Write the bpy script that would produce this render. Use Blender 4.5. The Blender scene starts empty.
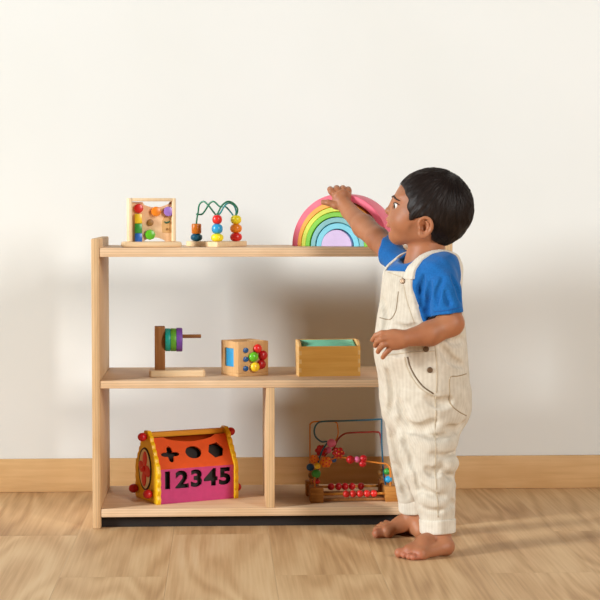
import bpy, bmesh, math, random
import numpy as np
from mathutils import Vector, Matrix, Quaternion
from mathutils.bvhtree import BVHTree

random.seed(7)
SC = bpy.context.scene
COL = SC.collection
PI = math.pi

# ------------------------------------------------------------------ helpers
def lin(c):
    c = c / 255.0
    return c / 12.92 if c <= 0.04045 else ((c + 0.055) / 1.055) ** 2.4

def rgb(r, g, b):
    return (lin(r), lin(g), lin(b), 1.0)

def nt(name):
    m = bpy.data.materials.new(name)
    m.use_nodes = True
    t = m.node_tree
    for n in list(t.nodes):
        t.nodes.remove(n)
    out = t.nodes.new('ShaderNodeOutputMaterial')
    b = t.nodes.new('ShaderNodeBsdfPrincipled')
    t.links.new(b.outputs[0], out.inputs[0])
    return m, t, b

def node(t, typ, **kw):
    n = t.nodes.new(typ)
    for k, v in kw.items():
        setattr(n, k, v)
    return n

def ramp(t, fac, stops):
    r = node(t, 'ShaderNodeValToRGB')
    el = r.color_ramp.elements
    while len(el) < len(stops):
        el.new(0.5)
    for e, (p, c) in zip(el, stops):
        e.position = p
        e.color = c
    t.links.new(fac, r.inputs[0])
    return r.outputs[0]

def scaled(c, k):
    return (min(1, c[0] * k), min(1, c[1] * k), min(1, c[2] * k), 1)

def paint(name, col, rough=0.35, var=0.06, scale=60, bump=0.0, spec=0.5, coat=0.0):
    m, t, b = nt(name)
    tc = node(t, 'ShaderNodeTexCoord')
    n = node(t, 'ShaderNodeTexNoise')
    n.inputs['Scale'].default_value = scale
    n.inputs['Detail'].default_value = 3
    t.links.new(tc.outputs['Object'], n.inputs['Vector'])
    c = ramp(t, n.outputs['Fac'], [(0.3, scaled(col, 1 - var)), (0.7, scaled(col, 1 + var))])
    t.links.new(c, b.inputs['Base Color'])
    b.inputs['Roughness'].default_value = rough
    b.inputs['Specular IOR Level'].default_value = spec
    b.inputs['Coat Weight'].default_value = coat
    if bump:
        bp = node(t, 'ShaderNodeBump')
        bp.inputs['Strength'].default_value = bump
        bp.inputs['Distance'].default_value = 0.001
        t.links.new(n.outputs['Fac'], bp.inputs['Height'])
        t.links.new(bp.outputs[0], b.inputs['Normal'])
    return m

def wood(name, light, dark, axis='X', scale=1.0, rough=0.5, ply=False, knots=0.0):
    """grain that runs along one object axis"""
    m, t, b = nt(name)
    tc = node(t, 'ShaderNodeTexCoord')
    mp = node(t, 'ShaderNodeMapping')
    s = {'X': (3, 45, 45), 'Y': (45, 3, 45), 'Z': (45, 45, 3)}[axis]
    mp.inputs['Scale'].default_value = [k * scale for k in s]
    t.links.new(tc.outputs['Object'], mp.inputs[0])
    n = node(t, 'ShaderNodeTexNoise')
    n.inputs['Scale'].default_value = 1.6
    n.inputs['Detail'].default_value = 6
    n.inputs['Roughness'].default_value = 0.6
    n.inputs['Distortion'].default_value = 0.6
    t.links.new(mp.outputs[0], n.inputs['Vector'])
    n2 = node(t, 'ShaderNodeTexNoise')
    n2.inputs['Scale'].default_value = 9
    t.links.new(tc.outputs['Object'], n2.inputs['Vector'])
    mx = node(t, 'ShaderNodeMath', operation='MULTIPLY_ADD')
    mx.inputs[1].default_value = 0.35
    t.links.new(n2.outputs['Fac'], mx.inputs[0])
    sc = node(t, 'ShaderNodeMath', operation='MULTIPLY')
    sc.inputs[1].default_value = 0.65
    t.links.new(n.outputs['Fac'], sc.inputs[0])
    t.links.new(sc.outputs[0], mx.inputs[2])
    c = ramp(t, mx.outputs[0], [(0.32, dark), (0.5, tuple((a + q) / 2 for a, q in zip(light, dark))), (0.68, light)])
    t.links.new(c, b.inputs['Base Color'])
    b.inputs['Roughness'].default_value = rough + 0.12
    b.inputs['Specular IOR Level'].default_value = 0.22
    bp = node(t, 'ShaderNodeBump')
    bp.inputs['Strength'].default_value = 0.15
    bp.inputs['Distance'].default_value = 0.0006
    t.links.new(n.outputs['Fac'], bp.inputs['Height'])
    t.links.new(bp.outputs[0], b.inputs['Normal'])
    return m

def ply(m, axis, period=0.0062, depth=0.09):
    # veneer layers showing on the cut edges
    t = m.node_tree; L = t.links
    b = [n for n in t.nodes if n.type == 'BSDF_PRINCIPLED'][0]
    src = b.inputs['Base Color'].links[0].from_socket
    tc = node(t, 'ShaderNodeTexCoord'); sp = node(t, 'ShaderNodeSeparateXYZ'); L.new(tc.outputs['Object'], sp.inputs[0])
    mu = node(t, 'ShaderNodeMath', operation='MULTIPLY'); mu.inputs[1].default_value = 2 * PI / period
    L.new(sp.outputs[axis], mu.inputs[0])
    sn = node(t, 'ShaderNodeMath', operation='SINE'); L.new(mu.outputs[0], sn.inputs[0])
    ma = node(t, 'ShaderNodeMath', operation='MULTIPLY_ADD'); ma.inputs[1].default_value = depth; ma.inputs[2].default_value = 1.0
    L.new(sn.outputs[0], ma.inputs[0])
    sc = node(t, 'ShaderNodeVectorMath', operation='SCALE'); L.new(src, sc.inputs[0]); L.new(ma.outputs[0], sc.inputs['Scale'])
    L.new(sc.outputs[0], b.inputs['Base Color'])
    return m

def mesh_from_bm(name, bm):
    me = bpy.data.meshes.new(name)
    bm.normal_update()
    bm.to_mesh(me)
    bm.free()
    return me

def put(name, me, mat, parent=None, smooth=True, loc=None):
    o = bpy.data.objects.new(name, me)
    COL.objects.link(o)
    if mat is not None and not me.materials:
        me.materials.append(mat)
    if smooth:
        try:
            me.shade_smooth()
            me.set_sharp_from_angle(angle=math.radians(40))
        except Exception:
            pass
    if parent is not None:
        o.parent = parent
    if loc is not None:
        o.location = loc
    return o

def part(name, bm, mat, parent=None, smooth=True, loc=None, label=None):
    o = put(name, mesh_from_bm(name, bm), mat, parent, smooth, loc)
    if label:
        o['label'] = label
    return o

def tag(o, label, cat, group=None):
    o['label'] = label
    o['category'] = cat
    if group:
        o['group'] = group
    return o

def thing(name, label, cat, loc=(0, 0, 0), rz=0.0, group=None):
    o = bpy.data.objects.new(name, None)
    o.empty_display_size = 0.02
    COL.objects.link(o)
    o.location = loc
    o.rotation_euler = (0, 0, rz)
    return tag(o, label, cat, group)

def box(bm, x0, x1, y0, y1, z0, z1, bev=0.0, seg=2):
    r = bmesh.ops.create_cube(bm, size=1.0)
    vs = r['verts']
    for v in vs:
        v.co = Vector(((x0 + x1) / 2 + v.co.x * (x1 - x0), (y0 + y1) / 2 + v.co.y * (y1 - y0), (z0 + z1) / 2 + v.co.z * (z1 - z0)))
    if bev:
        es = list({e for v in vs for e in v.link_edges})
        bmesh.ops.bevel(bm, geom=es, offset=bev, segments=seg, affect='EDGES', profile=0.5)
    return bm

def frame_to(d):
    return Vector((0, 0, 1)).rotation_difference(Vector(d).normalized()).to_matrix().to_4x4()

def cyl(bm, p0, p1, r, seg=24, r2=None, bev=0.0):
    p0 = Vector(p0); p1 = Vector(p1)
    L = (p1 - p0).length
    r2 = r if r2 is None else r2
    b = bev
    if b:
        prof = [(0.0, 0.0), (r - b, 0.0), (r - b * 0.3, b * 0.3), (r, b), (r2, L - b), (r2 - b * 0.3, L - b * 0.3), (r2 - b, L), (0.0, L)]
    else:
        prof = [(0.0, 0.0), (r, 0.0), (r2, L), (0.0, L)]
    return lathe(bm, prof, seg, Matrix.Translation(p0) @ frame_to(p1 - p0))

def lathe(bm, prof, seg=28, M=Matrix.Identity(4)):
    rings = []
    for (r, z) in prof:
        if r < 1e-6:
            rings.append([bm.verts.new(M @ Vector((0, 0, z)))])
        else:
            rings.append([bm.verts.new(M @ Vector((r * math.cos(2 * PI * i / seg), r * math.sin(2 * PI * i / seg), z))) for i in range(seg)])
    for a, c in zip(rings[:-1], rings[1:]):
        for i in range(seg):
            j = (i + 1) % seg
            if len(a) == 1 and len(c) == 1:
                continue
            if len(a) == 1:
                bm.faces.new((a[0], c[j], c[i]))
            elif len(c) == 1:
                bm.faces.new((a[i], a[j], c[0]))
            else:
                bm.faces.new((a[i], a[j], c[j], c[i]))
    return bm

def ball(bm, c, r, squash=1.0, seg=24, M=None):
    n = 14
    prof = [(r * math.sin(PI * k / n), -r * squash * math.cos(PI * k / n)) for k in range(n + 1)]
    T = Matrix.Translation(Vector(c))
    return lathe(bm, prof, seg, T if M is None else T @ M)

def catmull(pts, n=8):
    P = [Vector(p) for p in pts]
    P = [P[0] * 2 - P[1]] + P + [P[-1] * 2 - P[-2]]
    out = []
    for i in range(1, len(P) - 2):
        a, b, c, d = P[i - 1:i + 3]
        for k in range(n):
            s = k / n
            out.append(0.5 * ((2 * b) + (c - a) * s + (2 * a - 5 * b + 4 * c - d) * s * s + (3 * b - a - 3 * c + d) * s ** 3))
    out.append(P[-2])
    return out

def tube(bm, pts, r, seg=10, smooth=True, n=8, taper=None):
    pts = catmull(pts, n) if smooth else [Vector(p) for p in pts]
    N = len(pts)
    tan = [(pts[min(i + 1, N - 1)] - pts[max(i - 1, 0)]).normalized() for i in range(N)]
    up = Vector((0, 0, 1)) if abs(tan[0].z) < 0.9 else Vector((1, 0, 0))
    nrm = tan[0].cross(up).normalized()
    rings = []
    for i in range(N):
        nrm = (nrm - tan[i] * nrm.dot(tan[i])).normalized()
        bi = tan[i].cross(nrm)
        rr = r if taper is None else r * taper(i / (N - 1))
        rings.append([bm.verts.new(pts[i] + (nrm * math.cos(2 * PI * k / seg) + bi * math.sin(2 * PI * k / seg)) * rr) for k in range(seg)])
    for a, c in zip(rings[:-1], rings[1:]):
        for k in range(seg):
            bm.faces.new((a[k], a[(k + 1) % seg], c[(k + 1) % seg], c[k]))
    bm.faces.new(list(reversed(rings[0])))
    bm.faces.new(rings[-1])
    return bm

def plate(name, loops, thick, bev, mat, parent=None, M=None, label=None, smooth=True):
    """flat board cut along 2D loops (first is the outline, the rest are holes);
    lies in local XZ, thickness towards +Y from 0"""
    cu = bpy.data.curves.new(name, 'CURVE')
    cu.dimensions = '2D'
    cu.fill_mode = 'BOTH'
    cu.extrude = thick / 2 - bev
    cu.bevel_depth = bev
    cu.bevel_resolution = 2
    cu.offset = -bev
    for lp in loops:
        sp = cu.splines.new('POLY')
        sp.points.add(len(lp) - 1)
        for p, (x, z) in zip(sp.points, lp):
            p.co = (x, z, 0, 1)
        sp.use_cyclic_u = True
    tmp = bpy.data.objects.new(name + '_tmp', cu)
    COL.objects.link(tmp)
    dg = bpy.context.evaluated_depsgraph_get()
    dg.update()
    me = bpy.data.meshes.new_from_object(tmp.evaluated_get(dg))
    bpy.data.objects.remove(tmp)
    bpy.data.curves.remove(cu)
    R = Matrix(((1, 0, 0, 0), (0, 0, -1, thick / 2), (0, 1, 0, 0), (0, 0, 0, 1)))
    me.transform(R)
    if M is not None:
        me.transform(M)
    me.materials.clear()
    o = put(name, me, mat, parent, smooth)
    if label:
        o['label'] = label
    return o

def rrect(x0, x1, z0, z1, r, n=5):
    out = []
    for cx, cz, a0 in ((x1 - r, z1 - r, 0), (x0 + r, z1 - r, 90), (x0 + r, z0 + r, 180), (x1 - r, z0 + r, 270)):
        for k in range(n + 1):
            a = math.radians(a0 + 90 * k / n)
            out.append((cx + r * math.cos(a), cz + r * math.sin(a)))
    return out

def copy_tree(o, parent=None):
    c = o.copy()
    COL.objects.link(c)
    if parent is not None:
        c.parent = parent
    for ch in list(o.children):
        copy_tree(ch, c)
    return c

# ------------------------------------------------------------------ materials
W_LIGHT = rgb(232, 200, 160); W_DARK = rgb(204, 166, 122)
birch_x = wood('birch_along_x', rgb(226, 194, 154), rgb(204, 166, 122), 'X', 1.0, 0.42)
birch_z = wood('birch_along_z', rgb(224, 190, 148), rgb(200, 160, 114), 'Z', 1.0, 0.42)
birch_face = wood('birch_shelf_face', rgb(228, 198, 164), rgb(206, 168, 128), 'X', 0.7, 0.38)
ply(birch_z, 0); ply(birch_face, 2)
pale_toy = wood('pale_beech', rgb(243, 216, 176), rgb(228, 192, 146), 'X', 2.0, 0.45)
pale_toy_z = wood('pale_beech_upright', rgb(246, 222, 186), rgb(234, 202, 160), 'Z', 2.0, 0.45)
ochre_wood = wood('ochre_plywood', rgb(222, 166, 84), rgb(202, 142, 62), 'X', 1.6, 0.4)
brown_wood = wood('walnut_stained', rgb(176, 120, 68), rgb(130, 82, 42), 'Z', 2.2, 0.45)
oak_toy = wood('oak_block', rgb(205, 142, 70), rgb(140, 84, 30), 'X', 3.2, 0.45)
peach_ply = wood('peach_ply', rgb(248, 212, 172), rgb(240, 196, 152), 'Z', 2.0, 0.5)

# ------------------------------------------------------------------ the room
def wall_material():
    m, t, b = nt('painted_wall')
    tc = node(t, 'ShaderNodeTexCoord')
    n = node(t, 'ShaderNodeTexNoise')
    n.inputs['Scale'].default_value = 2.2
    n.inputs['Detail'].default_value = 3
    t.links.new(tc.outputs['Object'], n.inputs['Vector'])
    c = ramp(t, n.outputs['Fac'], [(0.3, rgb(230, 232, 229)), (0.7, rgb(233, 235, 233))])
    t.links.new(c, b.inputs['Base Color'])
    b.inputs['Roughness'].default_value = 0.75
    b.inputs['Specular IOR Level'].default_value = 0.25
    n2 = node(t, 'ShaderNodeTexNoise')
    n2.inputs['Scale'].default_value = 90
    t.links.new(tc.outputs['Object'], n2.inputs['Vector'])
    bp = node(t, 'ShaderNodeBump')
    bp.inputs['Strength'].default_value = 0.06
    bp.inputs['Distance'].default_value = 0.001
    t.links.new(n2.outputs['Fac'], bp.inputs['Height'])
    t.links.new(bp.outputs[0], b.inputs['Normal'])
    return m

def floor_material():
    m, t, b = nt('oak_laminate')
    L = t.links
    tc = node(t, 'ShaderNodeTexCoord')
    sep = node(t, 'ShaderNodeSeparateXYZ')
    L.new(tc.outputs['Object'], sep.inputs[0])
    # planks run away from the camera: length along Y, width 0.218 along X
    comb = node(t, 'ShaderNodeCombineXYZ')
    ax = node(t, 'ShaderNodeMath', operation='ADD'); ax.inputs[1].default_value = 20 * 0.218 - 0.11
    L.new(sep.outputs['X'], ax.inputs[0])
    ay = node(t, 'ShaderNodeMath', operation='ADD'); ay.inputs[1].default_value = 5.0 - 4.06 + 1.2
    L.new(sep.outputs['Y'], ay.inputs[0])
    L.new(ay.outputs[0], comb.inputs[0]); L.new(ax.outputs[0], comb.inputs[1])
    br = node(t, 'ShaderNodeTexBrick')
    br.offset = 0.37; br.offset_frequency = 2
    br.inputs['Scale'].default_value = 1.0
    br.inputs['Brick Width'].default_value = 1.2
    br.inputs['Row Height'].default_value = 0.218
    br.inputs['Mortar Size'].default_value = 0.0011
    br.inputs['Mortar Smooth'].default_value = 0.6
    br.inputs['Color1'].default_value = (0, 0, 0, 1)
    br.inputs['Color2'].default_value = (1, 1, 1, 1)
    br.inputs['Mortar'].default_value = (0.5, 0.5, 0.5, 1)
    L.new(comb.outputs[0], br.inputs['Vector'])
    # grain coordinates shifted per plank
    off = node(t, 'ShaderNodeVectorMath', operation='SCALE'); off.inputs['Scale'].default_value = 7.0
    L.new(br.outputs['Color'], off.inputs[0])
    add = node(t, 'ShaderNodeVectorMath', operation='ADD')
    L.new(tc.outputs['Object'], add.inputs[0]); L.new(off.outputs[0], add.inputs[1])
    # cathedral figure: contour lines of a noise stretched along the plank
    mp = node(t, 'ShaderNodeMapping'); mp.inputs['Scale'].default_value = (6.5, 0.8, 1)
    L.new(add.outputs[0], mp.inputs[0])
    big = node(t, 'ShaderNodeTexNoise'); big.inputs['Scale'].default_value = 1.0; big.inputs['Detail'].default_value = 1.5
    big.inputs['Distortion'].default_value = 0.3
    L.new(mp.outputs[0], big.inputs['Vector'])
    mul = node(t, 'ShaderNodeMath', operation='MULTIPLY'); mul.inputs[1].default_value = 60.0
    L.new(big.outputs['Fac'], mul.inputs[0])
    sn = node(t, 'ShaderNodeMath', operation='SINE'); L.new(mul.outputs[0], sn.inputs[0])
    m01 = node(t, 'ShaderNodeMapRange'); m01.inputs[1].default_value = -1; m01.inputs[2].default_value = 1
    L.new(sn.outputs[0], m01.inputs[0])
    mp2 = node(t, 'ShaderNodeMapping'); mp2.inputs['Scale'].default_value = (110, 2.5, 1)
    L.new(add.outputs[0], mp2.inputs[0])
    fine = node(t, 'ShaderNodeTexNoise'); fine.inputs['Scale'].default_value = 1.5; fine.inputs['Detail'].default_value = 6
    L.new(mp2.outputs[0], fine.inputs['Vector'])
    mp3 = node(t, 'ShaderNodeMapping'); mp3.inputs['Scale'].default_value = (9, 2.2, 1)
    L.new(add.outputs[0], mp3.inputs[0])
    med = node(t, 'ShaderNodeTexNoise'); med.inputs['Scale'].default_value = 1.0; med.inputs['Detail'].default_value = 3
    L.new(mp3.outputs[0], med.inputs['Vector'])
    # sum
    def mad(a, k, c):
        q = node(t, 'ShaderNodeMath', operation='MULTIPLY_ADD'); q.inputs[1].default_value = k
        L.new(a, q.inputs[0])
        if isinstance(c, float): q.inputs[2].default_value = c
        else: L.new(c, q.inputs[2])
        return q.outputs[0]
    s = mad(m01.outputs[0], 0.13, 0.02)
    s = mad(fine.outputs['Fac'], 0.32, s)
    s = mad(med.outputs['Fac'], 0.40, s)
    pl = node(t, 'ShaderNodeSeparateColor'); L.new(br.outputs['Color'], pl.inputs[0])
    s = mad(pl.outputs[0], 0.14, s)
    col = ramp(t, s, [(0.30, rgb(172, 130, 88)), (0.47, rgb(202, 162, 116)), (0.62, rgb(220, 184, 138)), (0.8, rgb(230, 200, 158))])
    mixn = node(t, 'ShaderNodeMix', data_type='RGBA')
    mixn.inputs[7].default_value = rgb(196, 164, 126)
    fm = node(t, 'ShaderNodeMath', operation='MULTIPLY'); fm.inputs[1].default_value = 0.5
    L.new(br.outputs['Fac'], fm.inputs[0])
    L.new(fm.outputs[0], mixn.inputs[0]); L.new(col, mixn.inputs[6])
    L.new(mixn.outputs[2], b.inputs['Base Color'])
    b.inputs['Roughness'].default_value = 0.5
    b.inputs['Specular IOR Level'].default_value = 0.25
    bp = node(t, 'ShaderNodeBump'); bp.inputs['Strength'].default_value = 0.10; bp.inputs['Distance'].default_value = 0.0008
    L.new(s, bp.inputs['Height'])
    bp2 = node(t, 'ShaderNodeBump'); bp2.inputs['Strength'].default_value = 0.5; bp2.inputs['Distance'].default_value = -0.001
    L.new(br.outputs['Fac'], bp2.inputs['Height']); L.new(bp.outputs[0], bp2.inputs['Normal'])
    L.new(bp2.outputs[0], b.inputs['Normal'])
    return m

YW = 4.476
bm = bmesh.new(); box(bm, -4.5, 5.0, -1.5, YW + 0.1, -0.1, 0.0)
o = part('floor', bm, floor_material(), smooth=False); o['kind'] = 'structure'
bm = bmesh.new(); box(bm, -4.5, 5.0, YW, YW + 0.1, -0.1, 2.7)
o = part('wall_back', bm, wall_material(), smooth=False); o['kind'] = 'structure'
bb = wood('baseboard_oak', rgb(228, 188, 136), rgb(208, 164, 110), 'X', 0.8, 0.42)
bm = bmesh.new(); box(bm, -4.5, 5.0, YW - 0.014, YW, 0.0, 0.0875, 0.003, 2)
o = part('baseboard_back', bm, bb); o['kind'] = 'structure'

# ------------------------------------------------------------------ shelf unit
YF, YB = 3.937, 4.276
XL, XR = -0.297, 0.541
def ply_edge(name):
    return birch_z
unit = thing('shelf_unit', 'open-backed two-tier birch plywood toy shelf standing in front of the white wall', 'shelf', ((XL + XR) / 2, (YF + YB) / 2, 0))
ox, oy = unit.location.x, unit.location.y
def upart(name, x0, x1, y0, y1, z0, z1, m, bev=0.0016, label=None):
    bm = bmesh.new()
    box(bm, x0 - ox, x1 - ox, y0 - oy, y1 - oy, z0, z1, bev, 2)
    return part(name, bm, m, unit, label=label)
def side_loop():
    # side panel outline in (depth, height)
    return [(YF, 0.0), (YF + 0.335, 0.0), (YF + 0.339, 0.003), (YF + 0.339, 0.671), (YF + 0.333, 0.677), (YF + 0.006, 0.675), (YF, 0.669)]
upart('side_panel', XL, XL + 0.0187, YF, YB, 0, 0.675, birch_z, 0.003)
upart('side_panel', XR - 0.0187, XR, YF, YB, 0, 0.675, birch_z, 0.003)
upart('top_shelf', XL + 0.0187, XR - 0.0187, YF + 0.002, YB, 0.6325, 0.6532, birch_face)
upart('middle_shelf', XL + 0.0187, XR - 0.0187, YF + 0.002, YB, 0.3275, 0.3455, birch_face)
upart('bottom_shelf', XL + 0.0187, XR - 0.0187, YF + 0.002, YB, 0.0268, 0.0458, birch_face)
upart('added_dark_board', XL + 0.0187, XR - 0.0187, YF + 0.022, YF + 0.04, 0.0006, 0.0268, paint('gap_board_black', rgb(28, 20, 16), 0.8), 0, label='black recessed board added to darken the gap')  # near-black board added to darken the gap under the bottom shelf
upart('divider', 0.1065, 0.1265, YF + 0.003, YB, 0.0458, 0.3275, birch_z)
zT, zM, zB = 0.6532, 0.3455, 0.0458

# ------------------------------------------------------------------ paints
P = {}
P['red'] = paint('red_lacquer', rgb(224, 42, 38), 0.3)
P['deep_red'] = paint('deep_red_lacquer', rgb(196, 26, 34), 0.3)
P['yellow'] = paint('yellow_lacquer', rgb(250, 206, 40), 0.3)
P['lemon'] = paint('lemon_lacquer', rgb(246, 226, 40), 0.3)
P['orange'] = paint('orange_lacquer', rgb(242, 136, 34), 0.3)
P['green'] = paint('green_lacquer', rgb(60, 156, 62), 0.3)
P['bright_green'] = paint('bright_green_lacquer', rgb(98, 190, 36), 0.3)
P['blue'] = paint('blue_lacquer', rgb(48, 110, 200), 0.3)
P['sky'] = paint('sky_lacquer', rgb(48, 160, 215), 0.3)
P['teal_blue'] = paint('petrol_lacquer', rgb(20, 104, 140), 0.3)
P['navy'] = paint('navy_lacquer', rgb(28, 84, 140), 0.3)
P['purple'] = paint('lilac_lacquer', rgb(160, 120, 206), 0.3)
P['violet'] = paint('violet_felt', rgb(112, 66, 158), 0.5)
P['teal'] = paint('teal_lacquer', rgb(20, 160, 146), 0.4)
P['leaf'] = paint('leaf_green', rgb(92, 160, 44), 0.4)
P['pink'] = paint('pink_lacquer', rgb(240, 120, 170), 0.3)
P['brown'] = paint('brown_knob', rgb(150, 104, 44), 0.45)
P['dark'] = paint('interior_shade', rgb(34, 26, 22), 0.6)  # near-black colour standing in for shade inside the hollow toys
P['black_line'] = paint('black_paint', rgb(22, 20, 22), 0.5)
P['wire_green'] = paint('green_wire', rgb(34, 122, 88), 0.35)
P['wire_teal'] = paint('teal_wire', rgb(60, 156, 160), 0.35)
P['wire_blue'] = paint('blue_wire', rgb(24, 96, 126), 0.35)
P['wire_red'] = paint('red_wire', rgb(150, 32, 34), 0.35)
P['wire_orange'] = paint('orange_wire', rgb(214, 130, 40), 0.35)
P['house_pink'] = paint('magenta_panel', rgb(200, 54, 122), 0.4)
P['house_orange'] = paint('orange_panel', rgb(226, 84, 26), 0.4)
P['house_yellow'] = paint('yellow_frame', rgb(246, 196, 20), 0.4)
P['cream'] = paint('cream_print', rgb(236, 214, 176), 0.5)
P['mint'] = paint('mint_card', rgb(142, 222, 188), 0.5)

# ------------------------------------------------------------------ toy A: framed activity board
def toy_board():
    t = thing('activity_board', 'square beech-framed activity board with coloured knobs at the left end of the top shelf', 'toy', (-0.161, 4.012, zT), math.radians(10))
    bm = bmesh.new(); box(bm, -0.0685, 0.0685, -0.028, 0.03, 0, 0.0135, 0.005, 3); part('base', bm, pale_toy, t)
    W, H0, H1 = 0.0555, 0.0135, 0.1155
    bm = bmesh.new()
    box(bm, -W, -W + 0.0085, -0.02, 0.022, H0, H1, 0.002)
    box(bm, W - 0.0085, W, -0.02, 0.022, H0, H1, 0.002)
    box(bm, -W + 0.008, W - 0.008, -0.02, 0.022, H1 - 0.0075, H1, 0.002)
    part('frame', bm, pale_toy_z, t)
    # back board whose top and bottom edges are cut in shallow curves
    lp = []
    x0, x1 = -W + 0.0085, W - 0.0085
    zt, zb = H1 - 0.0075, H0
    lp += [(x0, zb), (x0 + 0.028, zb)]
    for k in range(1, 12):
        s = k / 12; lp.append((x0 + 0.028 + s * 0.052, zb + 0.0095 * math.sin(PI * s) ** 0.7))
    lp += [(x1 - 0.013, zb), (x1, zb), (x1, zt - 0.006), (x1 - 0.006, zt - 0.006)]
    for k in range(1, 12):
        s = k / 12; lp.append((x1 - 0.006 - s * 0.064, zt - 0.006 - 0.0085 * math.sin(PI * s)))
    lp += [(x0 + 0.026, zt - 0.002), (x0, zt - 0.002)]
    plate('back_panel', [lp], 0.005, 0.0004, peach_ply, t, Matrix.Translation((0, -0.004, 0)))
    px = 0.00237
    def X(u): return (u - 151.6) * px
    def Z(v): return (247.5 - v) * px
    bm = bmesh.new(); cyl(bm, (X(138.5), 0.006, Z(209)), (X(138.5), -0.014, Z(209)), 0.0108, 28, bev=0.003); part('knob', bm, P['red'], t, label='red round knob')
    for c, v in (('yellow', 219), ('green', 228.6), ('blue', 238.2)):
        bm = bmesh.new(); box(bm, X(134.6), X(141.6), -0.015, 0.006, Z(v + 4.8), Z(v - 4.6), 0.001); part('cube', bm, P[c], t, label=c + ' cube')
    bm = bmesh.new(); cyl(bm, (X(155.8), 0.006, Z(212)), (X(155.8), -0.017, Z(212)), 0.0112, 28, bev=0.002); part('knob', bm, P['orange'], t, label='orange round knob')
    bm = bmesh.new(); cyl(bm, (X(168), 0.006, Z(212)), (X(168), -0.017, Z(212)), 0.0112, 28, bev=0.002); part('knob', bm, P['purple'], t, label='lilac round knob')
    bm = bmesh.new(); cyl(bm, (X(150.2), 0.006, Z(223)), (X(150.2), -0.010, Z(223)), 0.0078, 24, bev=0.002); part('knob', bm, P['brown'], t, label='small brown wooden knob')
    bm = bmesh.new()
    cyl(bm, (X(149.8), 0.006, Z(235)), (X(149.8), -0.014, Z(235)), 0.0122, 8, bev=0.002)
    part('knob', bm, P['bright_green'], t, label='green eight-sided knob')
    hs = [(X(162.5), Z(233)), (X(161.4), Z(226)), (X(162), Z(221)), (X(164.5), Z(217.5)), (X(169), Z(217.5)), (X(172), Z(221)), (X(172.2), Z(226)), (X(171), Z(233))]
    hp = plate('house_tile', [hs], 0.012, 0.001, wood('tile_beech', rgb(226, 184, 128), rgb(196, 148, 92), 'Z', 2), t, Matrix.Translation((0, -0.006, 0)))
    bm = bmesh.new(); ball(bm, (X(166.5), -0.0065, Z(223.2)), 0.0042, 0.5); ball(bm, (X(168.6), -0.0068, Z(222.4)), 0.0034, 0.6); ball(bm, (X(164.6), -0.0065, Z(222.4)), 0.003, 0.4)
    part('bird_print', bm, paint('dark_green_print', rgb(40, 92, 66), 0.5), hp)
    bm = bmesh.new(); cyl(bm, (X(167), -0.0052, Z(229.6)), (X(167), -0.0075, Z(229.6)), 0.003, 14); part('dot_print', bm, P['brown'], hp)
    bm = bmesh.new(); cyl(bm, (X(170.5), 0.004, Z(204)), (X(170.5), -0.004, Z(204)), 0.003, 14); part('pin', bm, P['brown'], t)
toy_board()

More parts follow.
